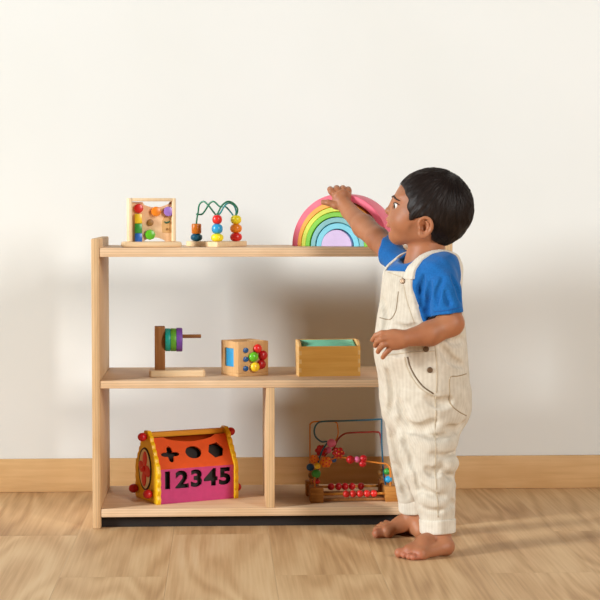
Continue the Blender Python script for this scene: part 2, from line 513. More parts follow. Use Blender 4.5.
# ------------------------------------------------------------------ toy B: small bead wire toy
def toy_beads():
    t = thing('bead_maze', 'small bead maze with curly green wires and three bead stacks on the top shelf', 'toy', (-0.006, 4.075, zT))
    base = [(-0.0755, 0.052), (-0.0745, 0.060), (-0.066, 0.066), (0.056, 0.068), (0.067, 0.062), (0.071, 0.052), (0.068, 0.044), (0.006, -0.072), (0.0, -0.076), (-0.006, -0.073)]
    M = Matrix(((1, 0, 0, 0), (0, 0, 1, 0), (0, -1, 0, 0.0125), (0, 0, 0, 1)))
    # loop given in (x, y): plate() lays it in XZ, M turns it flat
    plate('base', [[(x, y) for x, y in base]], 0.0125, 0.0018, pale_toy, t, M)
    S = 0.00243
    def X(u): return (u - 217.2) * S * 0.95
    zb = 0.0125
    stacks = [(-0.0505, 0.030, [('teal_blue', 0.0138, 0.62, 'b'), ('orange', 0.0118, 0.0245, 'c')]),
              (-0.0005, -0.030, [('lemon', 0.0145, 0.62, 'b'), ('sky', 0.0128, 0.86, 'b'), ('red', 0.0112, 0.92, 'b')]),
              (0.0445, 0.012, [('red', 0.0140, 0.68, 'b'), ('orange', 0.0138, 0.74, 'b'), ('lemon', 0.0126, 0.80, 'b')])]
    names = {'teal_blue': 'petrol blue', 'orange': 'orange', 'lemon': 'yellow', 'sky': 'sky blue', 'red': 'red'}
    tops = []
    for (x, y, beads) in stacks:
        z = zb
        for c, r, h, k in beads:
            bm = bmesh.new()
            if k == 'b':
                r *= 1.04; h *= 1.03
                pf = []
                for q in range(15):
                    a_ = PI * q / 14
                    pf.append((r * max(0.0, math.sin(a_)) ** 0.72 if 0 < q < 14 else 0.0, -r * h * math.copysign(abs(math.cos(a_)) ** 0.9, math.cos(a_))))
                lathe(bm, pf, 28, Matrix.Translation((x, y, z + r * h))); z += 2 * r * h * 0.97
            else:
                cyl(bm, (x, y, z), (x, y, z + h), r, 28, bev=0.003); z += h
            part('bead', bm, P[c], t, label=names[c] + ' bead')
        tops.append(Vector((x, y, z)))
    a, m, c = tops
    r = 0.0021
    def Zv(v): return (247 - v) * S - 0.004
    bm = bmesh.new()
    tube(bm, [(a.x, a.y, zb), (a.x, a.y, a.z), (X(197), .028, Zv(212)), (X(198.5), .026, Zv(204)), (X(203), .02, Zv(201)), (X(208), .01, Zv(205)), (X(213), -.01, Zv(211)), (X(216.5), -.026, Zv(215)), (m.x, m.y, m.z), (m.x, m.y, zb)], r)
    part('wire', bm, P['wire_green'], t)
    bm = bmesh.new()
    tube(bm, [(a.x, a.y, Zv(213.5)), (X(201), .036, Zv(213.5)), (X(205), .04, Zv(209)), (X(209), .04, Zv(203)), (X(213.5), .035, Zv(201)), (X(219), .02, Zv(205.5)), (X(222), .01, Zv(206))], r)
    part('wire', bm, P['wire_green'], t)
    bm = bmesh.new()
    tube(bm, [(m.x, m.y, m.z), (X(218.5), -.028, Zv(211)), (X(222), -.02, Zv(205)), (X(228), -.01, Zv(201)), (X(234), .0, Zv(203)), (X(238), .008, Zv(208)), (X(237.5), .012, Zv(213)), (c.x, c.y, c.z), (c.x, c.y, zb)], r)
    part('wire', bm, P['wire_green'], t)
    bm = bmesh.new()
    tube(bm, [(m.x + .002, m.y + .004, m.z), (X(220.5), -.02, Zv(212)), (X(224.5), -.008, Zv(205.5)), (X(229), .005, Zv(202.5)), (X(234), .012, Zv(204.5)), (X(236.5), .018, Zv(210)), (c.x, c.y + .003, c.z)], r)
    part('wire', bm, P['wire_teal'], t, label='teal wire')
    bm = bmesh.new()
    tube(bm, [(X(224.5), .02, Zv(205)), (X(228), .03, Zv(208)), (X(231.5), .03, Zv(212)), (X(234), .02, Zv(215)), (c.x, c.y + .002, c.z)], r)
    part('wire', bm, P['wire_teal'], t, label='teal wire')
toy_beads()

# ------------------------------------------------------------------ rainbow: every arch can be lifted out
def rainbow():
    th = math.radians(-27)
    base = Vector((0.297, 4.118, zT))
    ax = Vector((math.cos(th), math.sin(th), 0))
    px = 1 / 412.0
    specs = [  # name, label, colour, outer r px, inner r px, centre shift px
        ('rainbow_arch', 'large pink outermost arch of the wooden rainbow, held by the toddler', rgb(238, 104, 128), 52.0, 45.6, 3.0),
        ('rainbow_arch', 'orange arch directly inside the pink arch of the wooden rainbow', rgb(250, 172, 54), 44.6, 39.6, 0.3),
        ('rainbow_arch', 'yellow-lime arch between the orange and green arches of the wooden rainbow', rgb(214, 224, 70), 39.2, 34.6, 0.3),
        ('rainbow_arch', 'bright green arch in the middle of the wooden rainbow', rgb(122, 200, 40), 34.0, 29.4, -0.4),
        ('rainbow_arch', 'dusty blue-green arch inside the green arch of the wooden rainbow', rgb(124, 186, 190), 28.8, 23.8, 0.3),
        ('rainbow_arch', 'light turquoise small arch around the lilac half disc of the wooden rainbow', rgb(120, 206, 226), 23.0, 17.4, 0.6),
        ('rainbow_core', 'solid lilac half disc at the centre of the wooden rainbow', rgb(214, 190, 230), 16.4, 0, -0.6)]
    for nm, lab, c, ro, ri, sh in specs:
        ro *= px; ri *= px
        n = 48
        lp = [(ro * math.cos(PI * k / n), ro * math.sin(PI * k / n)) for k in range(n + 1)]
        if ri:
            lp += [(ri * math.cos(PI * k / n), ri * math.sin(PI * k / n)) for k in range(n, -1, -1)]
        m = paint('stain_' + lab.split()[1], c, 0.5, 0.04, 40)
        D = 0.068
        o = plate(nm, [lp], D, 0.0012, m, None, Matrix.Translation((0, -D / 2, 0)))
        o.location = base + ax * sh * px / 0.89 * 0.9
        o.rotation_euler = (0, 0, th)
        tag(o, lab, 'toy rainbow piece', 'nested pieces of the wooden rainbow')
rainbow()

# ------------------------------------------------------------------ toy C: horizontal ring stacker
def toy_stacker():
    t = thing('ring_stacker', 'brown and pale wooden sideways ring stacker with three discs on the middle shelf', 'toy', (-0.103, 4.052, zM), math.radians(3))
    bm = bmesh.new(); 
    plate('base', [rrect(-0.066, 0.066, -0.030, 0.030, 0.007)], 0.0155, 0.002, pale_toy, t, Matrix(((1, 0, 0, 0), (0, 0, 1, 0), (0, -1, 0, 0.0155), (0, 0, 0, 1))))
    bm.free()
    bm = bmesh.new(); box(bm, -0.053, -0.0285, -0.013, 0.013, 0.0155, 0.119, 0.0015); part('post', bm, brown_wood, t)
    zc = 0.0945
    bm = bmesh.new(); cyl(bm, (-0.0285, 0, zc), (0.0575, 0, zc), 0.0044, 18, bev=0.001); part('dowel', bm, wood('dowel_brown', rgb(160, 108, 62), rgb(122, 76, 40), 'X', 2), t)
    x = -0.0283
    for nm, m, w, r in (('teal disc', 'teal', 0.0125, 0.0275), ('green disc', 'leaf', 0.0140, 0.0275), ('violet disc', 'violet', 0.0145, 0.0285)):
        bm = bmesh.new(); cyl(bm, (x, 0, zc - 0.008), (x + w, 0, zc - 0.008), r, 40, bev=0.002); x += w
        part('disc', bm, P[m], t, label=nm)
toy_stacker()

# ------------------------------------------------------------------ toy D: shape cube
cube_x = wood('cube_beech', rgb(226, 184, 132), rgb(204, 156, 100), 'X', 2.0, 0.45)
cube_z = wood('cube_beech_upright', rgb(226, 184, 132), rgb(204, 156, 100), 'Z', 2.0, 0.45)
def toy_cube():
    th = math.radians(29)
    t = thing('activity_cube', 'small beech activity cube with a blue window and coloured knobs on the middle shelf', 'toy', (0.0585, 4.071, zM), th)
    h = 0.0415
    s = 2 * h
    # walls
    bm = bmesh.new()
    box(bm, -h, h, -h, h, 0, 0.008, 0.001)
    part('bottom_panel', bm, cube_x, t)
    bm = bmesh.new(); box(bm, -h + .009, h - .009, -h + .009, h - .009, 0.03, s - 0.014, 0.001); part('inner_shade_block', bm, P['dark'], t, label='dark block painted as the shade inside the cube')  # dark block added so the hollow reads as shaded
    # front panel with ball holes is solid; left panel has a window
    bm = bmesh.new(); box(bm, -h, h, -h, -h + 0.007, 0.008, s, 0.0012); part('front_panel', bm, cube_z, t)
    bm = bmesh.new(); box(bm, -h, h, h - 0.007, h, 0.008, s, 0.0012); part('rear_panel', bm, cube_z, t)
    bm = bmesh.new(); box(bm, h - 0.007, h, -h + 0.007, h - 0.007, 0.008, s, 0.0012); part('side_panel', bm, cube_z, t)
    y0, y1 = -h + 0.007, h - 0.007
    win = [(y0 + 0.015, 0.022), (y1 - 0.011, 0.022), (y1 - 0.011, 0.066), (y0 + 0.015, 0.066)]
    M = Matrix(((0, 1, 0, -h), (1, 0, 0, 0), (0, 0, 1, 0), (0, 0, 0, 1)))
    plate('side_panel', [[(y0, 0.008), (y1, 0.008), (y1, s), (y0, s)], win], 0.007, 0.0006, cube_z, t, M)
    bm = bmesh.new(); box(bm, -h + 0.0045, -h + 0.0068, y0 + 0.010, y1 - 0.006, 0.018, 0.070); part('window_panel', bm, P['sky'], t, label='sky blue window panel')
    top = [(-h + .007, -h + .007), (h - .007, -h + .007), (h - .007, h - .007), (-h + .007, h - .007)]
    slot = rrect(-0.026, 0.024, -0.022, 0.026, 0.004)
    plate('top_panel', [top, slot], 0.006, 0.0006, cube_x, t, Matrix(((1, 0, 0, 0), (0, 0, 1, 0), (0, -1, 0, s - 0.001), (0, 0, 0, 1))))
    k = 1 / (425 * math.cos(th))
    def X(u): return (u - 238.3) * k - h
    def Z(v): return (377 - v) / 422.0
    for v in (350.5, 359.5, 368.8):
        bm = bmesh.new(); cyl(bm, (X(245.6), -h + 0.002, Z(v)), (X(245.6), -h - 0.006, Z(v)), 0.0062, 20, bev=0.0015); part('peg', bm, P['navy'], t, label='navy blue peg')
    for nm, m, u, v, r in (('bright green knob', 'bright_green', 252.6, 357.3, 0.0118), ('red knob', 'red', 257.5, 349.3, 0.0108), ('dark red knob', 'deep_red', 263, 356.3, 0.0115), ('dark red knob', 'deep_red', 261.3, 365.3, 0.0115), ('yellow knob', 'yellow', 254, 367.5, 0.0115)):
        y = -h - 0.007 if m in ('bright_green', 'yellow') else -h - 0.0035
        bm = bmesh.new(); ball(bm, (X(u), y, Z(v)), r, 0.75, M=Matrix.Rotation(PI / 2, 4, 'X')); part('knob', bm, P[m], t, label=nm)
toy_cube()

# ------------------------------------------------------------------ toy E: box of green cards
def toy_box():
    th = math.radians(5)
    W, D, H = 0.1475, 0.066, 0.0715
    t = thing('wooden_box', 'oblong ochre plywood box with finger joints and raised ends on the middle shelf', 'box', (0.2575, 4.055, zM), th)
    w = W / 2; d = D / 2
    bm = bmesh.new(); box(bm, -w + 0.006, w - 0.006, -d + .006, d - .006, 0, 0.005); part('bottom_panel', bm, ochre_wood, t)
    # front panel with finger joints along both ends
    def fingers(x, n, z0, z1, out, inn):
        pts = []
        for i in range(n):
            za = z0 + (z1 - z0) * i / n; zb = z0 + (z1 - z0) * (i + 1) / n
            xx = out if i % 2 == 0 else inn
            pts += [(xx, za), (xx, zb)]
        return pts
    R = fingers(w, 7, 0, H, w, w - 0.006)
    L = [(-x, z) for x, z in reversed(R)]
    fp = R + L
    plate('front_panel', [fp], 0.006, 0.0003, ochre_wood, t, Matrix.Translation((0, -d, 0)))
    plate('rear_panel', [[(x, min(z, H)) for x, z in fp]], 0.006, 0.0003, ochre_wood, t, Matrix.Translation((0, d - 0.006, 0)))
    bm = bmesh.new(); box(bm, -w + .006, w - .006, d - .006, d - 0.0003, H, H + 0.013, 0.0006); part('back_lip', bm, ochre_wood, t)
    end_m = wood('box_end_ply', rgb(230, 190, 128), rgb(206, 158, 92), 'Y', 1.6)
    for s in (-1, 1):
        x0, x1 = (-w, -w + 0.006) if s < 0 else (w - 0.006, w)
        bm = bmesh.new()
        n = 7
        for i in range(n):
            za = H * i / n; zb = H * (i + 1) / n
            if i % 2 == 0:
                box(bm, x0, x1, -d + 0.006, d - 0.006, za, zb)
            else:
                box(bm, x0, x1, -d + 0.0002, d - 0.0002, za, zb)
        part('end_panel', bm, end_m, t, smooth=False)
        lp = [(-d + 0.002, H), (d - 0.0002, H), (d - 0.0002, H + 0.013), (-d + 0.026, H + 0.013), (-d + 0.014, H + 0.010), (-d + 0.006, H + 0.004)]
        M = Matrix(((0, 1, 0, x0), (1, 0, 0, 0), (0, 0, 1, 0), (0, 0, 0, 1)))
        plate('raised_end', [lp], 0.006, 0.0004, end_m, t, M)
    for i in range(9):
        y = -0.022 + i * 0.0054
        hh = 0.0725 + 0.0014 * i + random.uniform(-.0006, .0006)
        bm = bmesh.new(); box(bm, -w + 0.010, w - 0.010, y, y + 0.0048, 0.006, hh, 0.0004)
        o = part('tile', bm, P['mint'], None)
        o.matrix_world = Matrix.Translation(t.location) @ Matrix.Rotation(th, 4, 'Z')
        tag(o, 'mint green flat tile standing in a row inside the ochre wooden box', 'tile', 'mint green tiles in the wooden box')
toy_box()

# ------------------------------------------------------------------ toy F: shape-sorter house
def glyph_loop(ch, size):
    cu = bpy.data.curves.new('g', 'FONT')
    cu.body = ch; cu.size = size; cu.offset = size * 0.05; cu.resolution_u = 3
    ob = bpy.data.objects.new('g', cu); COL.objects.link(ob)
    dg = bpy.context.evaluated_depsgraph_get(); dg.update()
    me = bpy.data.meshes.new_from_object(ob.evaluated_get(dg))
    bpy.data.objects.remove(ob); bpy.data.curves.remove(cu)
    b = bmesh.new(); b.from_mesh(me); bpy.data.meshes.remove(me)
    bmesh.ops.remove_doubles(b, verts=b.verts, dist=1e-6)
    nxt = {}
    for e in b.edges:
        if len(e.link_faces) == 1:
            nxt.setdefault(e.verts[0].index, []).append(e.verts[1].index)
            nxt.setdefault(e.verts[1].index, []).append(e.verts[0].index)
    b.verts.ensure_lookup_table()
    loops = []; left = set(nxt)
    while left:
        s = left.pop(); lp = [s]; prev = None; cur = s
        while True:
            c = [q for q in nxt[cur] if q != prev]
            if not c: break
            q = c[0]
            if q == s: break
            if q not in left: break
            lp.append(q); left.discard(q); prev, cur = cur, q
        loops.append([(b.verts[i].co.x, b.verts[i].co.y) for i in lp])
    b.free()
    loops.sort(key=lambda l: -len(l) * 0 - (max(p[0] for p in l) - min(p[0] for p in l)) * (max(p[1] for p in l) - min(p[1] for p in l)))
    return loops[0]

def toy_house():
    th = math.radians(24)
    W, D = 0.211, 0.138
    t = thing('shape_sorter_house', 'pink and orange wooden shape-sorter house with numbers one to five cut in its front wall', 'toy', (-0.0817, 4.096, zB), th)
    w = W / 2; d = D / 2
    He, Hr = 0.082, 0.152      # eaves, ridge
    fy = -d + 0.004
    xi = w - 0.010
    # floor board
    bm = bmesh.new(); box(bm, -w + .004, w - .004, -d + 0.008, d - .006, 0, 0.006); part('floor_panel', bm, P['house_yellow'], t)
    # front wall with digit holes
    loops = [[(-xi, 0.0), (xi, 0.0), (xi, He), (-xi, He)]]
    size = 0.058
    for i, ch in enumerate('12345'):
        lp = glyph_loop(ch, size)
        xs = [p[0] for p in lp]; zs = [p[1] for p in lp]
        cx = (min(xs) + max(xs)) / 2
        hgt = max(zs) - min(zs)
        k = 0.0425 / hgt
        X = -xi + 0.0190 + i * 0.0372
        loops.append([((x - cx) * k * 1.22 + X, (z - min(zs)) * k + 0.0345) for x, z in lp])
    plate('front_wall', loops, 0.005, 0.0002, P['house_pink'], t, Matrix.Translation((0, fy, 0)), label='magenta front wall with the numbers 12345 cut out')
    plate('rear_wall', [loops[0]], 0.005, 0.0002, P['house_pink'], t, Matrix.Translation((0, -fy - 0.005, 0)))
    # roof slopes with shape holes
    ry = -0.016
    sl = math.hypot(ry - fy, Hr - He)
    ang = math.atan2(Hr - He, ry - fy)
    def cross(cx, cz, r):
        return [(cx + r * (0.72 + 0.28 * math.cos(4 * a)) * math.cos(a), cz + r * 0.92 * (0.72 + 0.28 * math.cos(4 * a)) * math.sin(a)) for a in [2 * PI * k / 40 for k in range(40)]]
    def ell(cx, cz, rx, rz, n=28):
        return [(cx + rx * math.cos(2 * PI * k / n), cz + rz * math.sin(2 * PI * k / n)) for k in range(n)]
    def hexa(cx, cz, r):
        return [(cx + r * math.cos(PI / 3 * k + 0.2), cz + r * math.sin(PI / 3 * k + 0.2)) for k in range(6)]
    top_arc = []
    for k in range(13):
        s = k / 12
        top_arc.append((xi - 0.028 - s * (2 * xi - 0.056), sl - 0.004 - 0.011 * math.sin(PI * s)))
    out = [(-xi, 0), (xi, 0), (xi, sl), (xi - 0.028, sl)] + top_arc[1:-1] + [(-xi + 0.028, sl), (-xi, sl)]
    rl = [out, cross(-xi + 0.035, sl * 0.46, 0.0235), ell(0.0, sl * 0.48, 0.0205, 0.0170), hexa(xi - 0.036, sl * 0.50, 0.0215)]
    M = Matrix.Translation((0, fy, He)) @ Matrix.Rotation(-(PI / 2 - ang), 4, 'X')
    plate('roof_panel', rl, 0.005, 0.0002, P['house_orange'], t, M, label='orange roof panel with cross, circle and hexagon holes')
    M2 = Matrix.Rotation(PI, 4, 'Z') @ M
    plate('roof_panel', [[(-xi, 0), (xi, 0), (xi, sl), (-xi, sl)]], 0.005, 0.0002, P['house_orange'], t, M2, label='orange rear roof panel')
    bm = bmesh.new(); box(bm, -xi, xi, fy + 0.016, fy + 0.020, 0.006, He)  # dark boards added behind the cut-outs, painting the interior shade
    part('inner_shade_board', bm, P['dark'], t, label='dark board painted as the shade inside the house')
    plate('inner_shade_board', [[(-xi, 0), (xi, 0), (xi, sl - 0.02), (-xi, sl - 0.02)]], 0.003, 0.0002, P['dark'], t, M @ Matrix.Translation((0, 0.018, 0)), label='dark board painted as the shade inside the house')
    # scalloped gable ends
    def gable():
        core = [(-d, 0), (d, 0), (d, He), (0.018, Hr + 0.008), (0.010, Hr + 0.016), (-0.010, Hr + 0.016), (-0.018, Hr + 0.008), (-d, He)]
        pts = []
        for i in range(len(core)):
            a = Vector(core[i]); b2 = Vector(core[(i + 1) % len(core)])
            L = (b2 - a).length
            nrm = Vector(((b2 - a).y, -(b2 - a).x)).normalized()
            if i == 0 or L < 0.03:
                pts.append(tuple(a)); continue
            nsc = max(2, round(L / 0.019))
            for k in range(nsc * 6):
                s = k / (nsc * 6)
                pts.append(tuple(a + (b2 - a) * s + nrm * 0.0032 * abs(math.sin(PI * s * nsc))))
        return pts
    G = gable()
    dark_end = P['house_yellow']
    for s in (-1, 1):
        x0 = -w if s < 0 else w - 0.010
        M = Matrix(((0, 1, 0, x0), (1, 0, 0, 0), (0, 0, 1, 0), (0, 0, 0, 1)))
        g = plate('gable_end', [G], 0.010, 0.0012, P['house_yellow'], t, M, label='yellow scalloped gable end')
        xo = -w - 0.0008 if s < 0 else w + 0.0008
        # wheel with spokes painted on the gable
        bm = bmesh.new(); 
        ring_c = Vector((xo, 0.004, 0.076))
        for k in range(40):
            a0 = 2 * PI * k / 40; a1 = 2 * PI * (k + 1) / 40
        pts = [ring_c + Vector((0, 0.038 * math.cos(a), 0.049 * math.sin(a))) for a in [2 * PI * k / 48 for k in range(49)]]
        tube(bm, pts, 0.0024, 8, smooth=False)
        part('wheel_rim', bm, P['black_line'], g)
        bm = bmesh.new()
        cyl(bm, ring_c + Vector((-s * 0.0004, 0, 0)), ring_c + Vector((s * 0.0012, 0, 0)), 0.037, 40)
        bmesh.ops.scale(bm, vec=(1, 1, 1.28), space=Matrix.Translation(-ring_c), verts=bm.verts)
        part('wheel_face', bm, P['cream'], g)
        bm = bmesh.new()
        for k in range(4):
            a = PI / 2 * k + 0.15
            q = ring_c + Vector((s * 0.002, 0.019 * math.cos(a), 0.024 * math.sin(a)))
            Mx = Matrix.Rotation(math.atan2(math.sin(a) * 1.25, math.cos(a)), 4, 'X')
            vs0 = len(bm.verts)
            ball(bm, (0, 0, 0), 1.0)
            bm.verts.ensure_lookup_table()
            for v in bm.verts[vs0:]:
                c = Vector((v.co.x * 0.0022, v.co.y * 0.019, v.co.z * 0.0135))
                v.co = q + Mx @ c
        ball(bm, ring_c + Vector((s * 0.002, 0, 0)), 0.008, 0.9)
        part('petal', bm, P['red'], g, label='red petals of the wheel')
    # ridge beam
    bm = bmesh.new(); box(bm, -w + 0.009, w - 0.009, -0.009, 0.007, Hr - 0.0005, Hr + 0.012, 0.002)
    part('ridge_beam', bm, wood('ridge_ochre', rgb(226, 158, 44), rgb(198, 128, 30), 'X', 2), t)
    # red balls on the gable ends
    for s in (-1, 1):
        for (y, z, r) in ((-0.002, Hr + 0.002, 0.0112), (d - 0.012, 0.022, 0.0120), (-d + 0.032, 0.022, 0.0120)):
            bm = bmesh.new()
            cyl(bm, (s * (w - 0.002), y, z), (s * (w + 0.006), y, z), 0.003, 12)
            ball(bm, (s * (w + 0.010), y, z), r, 0.92)
            part('ball', bm, P['deep_red'], t, label='dark red ball')
toy_house()

# ------------------------------------------------------------------ toy G: roller-coaster bead frame
def toy_coaster():
    t = thing('bead_roller_coaster', 'large bead frame with bent coloured wires and red bead rows on the bottom shelf', 'toy', (0.313, 4.072, zB), math.radians(3))
    X0, X1 = -0.1035, 0.107
    Y0, Y1 = -0.070, 0.060
    for x in (X0, X1 - 0.031):
        bm = bmesh.new(); box(bm, x, x + 0.031, Y0, Y0 + 0.030, 0, 0.036, 0.002); box(bm, x, x + 0.031, Y1 - 0.030, Y1, 0, 0.036, 0.002)
        box(bm, x + 0.004, x + 0.027, Y0 + 0.028, Y1 - 0.028, 0.004, 0.03, 0.001)
        part('end_block', bm, oak_toy, t)
    for y, z in ((Y0 + 0.015, 0.0185), (Y1 - 0.015, 0.020)):
        bm = bmesh.new(); cyl(bm, (X0 + 0.029, y, z), (X1 - 0.029, y, z), 0.0032, 14)
        part('rail', bm, wood('rail_ochre', rgb(214, 148, 66), rgb(184, 116, 44), 'X', 2), t)
    for ya in (Y0 + 0.010, Y1 - 0.020):
        bm = bmesh.new(); box(bm, X0 + 0.03, X1 - 0.03, ya, ya + 0.010, 0.002, 0.0085, 0.001); part('base_rail', bm, brown_wood, t)
    s = 1 / 425.0
    def X(u): return (u - 353) * s
    def Z(v): return (503 - v) * s
    for i in range(5):
        bm = bmesh.new(); ball(bm, (X(346 + 7.05 * i), Y0 + 0.015, 0.0185), 0.0088, 0.95, M=Matrix.Rotation(PI / 2, 4, 'Y')); part('bead', bm, P['red'], t, label='red bead on the front rail')
    for u in (336.5, 344, 350.8, 357.8, 366.8):
        bm = bmesh.new(); ball(bm, (X(u - 0.5) * 1.03, Y1 - 0.015, 0.020), 0.0090, 0.95, M=Matrix.Rotation(PI / 2, 4, 'Y')); part('bead', bm, P['deep_red'], t, label='dark red bead on the back rail')
    r = 0.0021
    yb = 0.03; yf = -0.045; ym = 0.0
    K = 1.02
    # tall orange wire at the back
    bm = bmesh.new()
    tube(bm, [(X(313.5), 0.045, 0.036), (X(313.5), 0.045, Z(434)), (X(314), 0.045, Z(429)), (X(318), 0.045, Z(426.5)), (X(332), 0.045, Z(426.5)), (X(340), 0.045, Z(427)), (X(342), 0.043, Z(431)), (X(342), 0.04, Z(442)), (X(334), 0.03, Z(452)), (X(322), 0.02, Z(462)), (X(313), 0.01, Z(472)), (X(313), 0.0, 0.034)], r * 0.85, 10, n=6)
    part('wire', bm, P['wire_orange'], t, label='orange wire')
    # blue wire
    bm = bmesh.new()
    tube(bm, [(X(315.5), -0.04, 0.036), (X(316), -0.042, Z(470)), (X(322), -0.04, Z(452)), (X(328), -0.03, Z(443.5)), (X(322), -0.03, Z(443)), (X(316), -0.03, Z(438)), (X(314.5), -0.03, Z(431)), (X(317.5), -0.03, Z(424.5)), (X(324), -0.03, Z(422.3)), (X(345), -0.03, Z(422)), (X(370), -0.03, Z(421.3)), (X(381.5), -0.03, Z(420.8)), (X(383.6), -0.03, Z(421.5)), (X(383.6), -0.03, Z(425)), (X(384), -0.03, Z(450)), (X(386), -0.03, Z(478)), (X(388), -0.03, 0.035)], r, 10, n=6)
    part('wire', bm, P['wire_blue'], t, label='dark teal wire')
    # red wire
    bm = bmesh.new()
    tube(bm, [(X(319), 0.0, 0.036), (X(321), 0.0, Z(470)), (X(328), 0.0, Z(458)), (X(336), 0.0, Z(452)), (X(340), 0.0, Z(443)), (X(346), 0.0, Z(437.5)), (X(353), 0.0, Z(436)), (X(370), 0.0, Z(435.5)), (X(380), 0.0, Z(435.5)), (X(384), 0.0, Z(438)), (X(386), 0.0, Z(455)), (X(389), 0.0, 0.035)], r, 10, n=6)
    part('wire', bm, P['wire_red'], t, label='dark red wire')
    # low orange wire carrying beads
    bm = bmesh.new()
    tube(bm, [(X(314), -0.055, 0.036), (X(314), -0.055, Z(476)), (X(316), -0.05, Z(468)), (X(326), -0.05, Z(462)), (X(338), -0.05, Z(458)), (X(352), -0.05, Z(460)), (X(368), -0.05, Z(462.5)), (X(380), -0.05, Z(464.5)), (X(388), -0.05, Z(466)), (X(391), -0.053, Z(472)), (X(391), -0.055, 0.036)], r, 10, n=6)
    part('wire', bm, P['wire_orange'], t, label='orange wire')
    dot = None
    def flower(u, v, y, rr, m, label):
        bm = bmesh.new()
        c = Vector((X(u), y, Z(v)))
        for k in range(6):
            a = PI / 3 * k
            ball(bm, c + Vector((math.cos(a) * rr * 0.58, 0, math.sin(a) * rr * 0.58)), rr * 0.45, 0.9, 14)
        ball(bm, c, rr * 0.62, 1.0, 16)
        return part('flower_bead', bm, m, t, label=label)
    flower(321.5, 452, -0.03, 0.0145, P['deep_red'], 'dark red flower bead')
    f = flower(338.5, 454, -0.046, 0.0150, P['deep_red'], 'red flower bead with yellow dots')
    def dots(fl, u, v, y, rr, m):
        bm = bmesh.new(); c = Vector((X(u), y, Z(v)))
        for k in range(6):
            a = PI / 3 * k + 0.5
            ball(bm, c + Vector((math.cos(a) * rr * 0.6, -rr * 0.40, math.sin(a) * rr * 0.6)), rr * 0.13, 1, 8)
        ball(bm, c + Vector((0, -rr * 0.6, 0)), rr * 0.14, 1, 8)
        part('dot', bm, m, fl)
    dots(f, 338.5, 454, -0.046, 0.015, P['wire_orange'])
    f = flower(314, 460, -0.042, 0.0118, P['orange'], 'orange flower bead with red dots'); dots(f, 314, 460, -0.042, 0.0118, P['red'])
    f = flower(325.5, 462.5, -0.052, 0.0145, P['orange'], 'orange flower bead with red dots'); dots(f, 325.5, 462.5, -0.052, 0.0145, P['red'])
    def bd(u, v, y, rr, m, lab, sq=0.95):
        bm = bmesh.new(); ball(bm, (X(u), y, Z(v)), rr, sq); part('bead', bm, P[m], t, label=lab)
    bd(332, 444.5, -0.032, 0.0110, 'pink', 'pink bead')
    bd(329, 452, -0.026, 0.0085, 'pink', 'pink bead')
    bd(316.5, 466, -0.057, 0.0078, 'yellow', 'yellow bead')
    bd(334.3, 461.5, -0.030, 0.0075, 'blue', 'blue bead')
    bd(315.6, 474.3, -0.050, 0.0112, 'green', 'green bead')
    bd(316, 482.3, -0.050, 0.0085, 'red', 'red bead', 0.7)
    bd(310.5, 469, -0.03, 0.0095, 'navy', 'navy blue bead')
    bd(313.5, 479, 0.0, 0.0095, 'brown', 'brown bead')
    for u, v, rr, m in ((350.5, 460.5, 0.0105, 'deep_red'), (357.3, 460.5, 0.0078, 'pink'), (363.8, 459.5, 0.0090, 'deep_red'), (363.0, 464.8, 0.0090, 'deep_red')):
        bd(u, v, -0.05, rr, m, {'deep_red': 'dark red bead', 'pink': 'pink bead'}[m])
    bd(388.6, 473.5, -0.045, 0.0085, 'green', 'green bead')
    bd(389.6, 481.3, -0.05, 0.0090, 'sky', 'sky blue bead')
    bd(384.5, 476, -0.02, 0.0085, 'brown', 'brown bead')
toy_coaster()
# ------------------------------------------------------------------ the toddler
# Body modelling units: U to the right, V downwards, D away from the camera; 457 units are one metre.
CU = 457.0
def c2w(p):
    p = np.asarray(p, dtype=np.float64)
    return np.stack([(p[..., 0] - 220) / CU, 3.716 + p[..., 2] / CU, 0.7407 + (210 - p[..., 1]) / CU], -1)

FLOOR_V = 210 + 0.7407 * CU
TA = math.radians(25)                    # torso turned a little towards the viewer
TF = (-math.cos(TA), -math.sin(TA))      # facing, in (U, D)
TR = (-math.sin(TA), math.cos(TA))       # the toddler's right

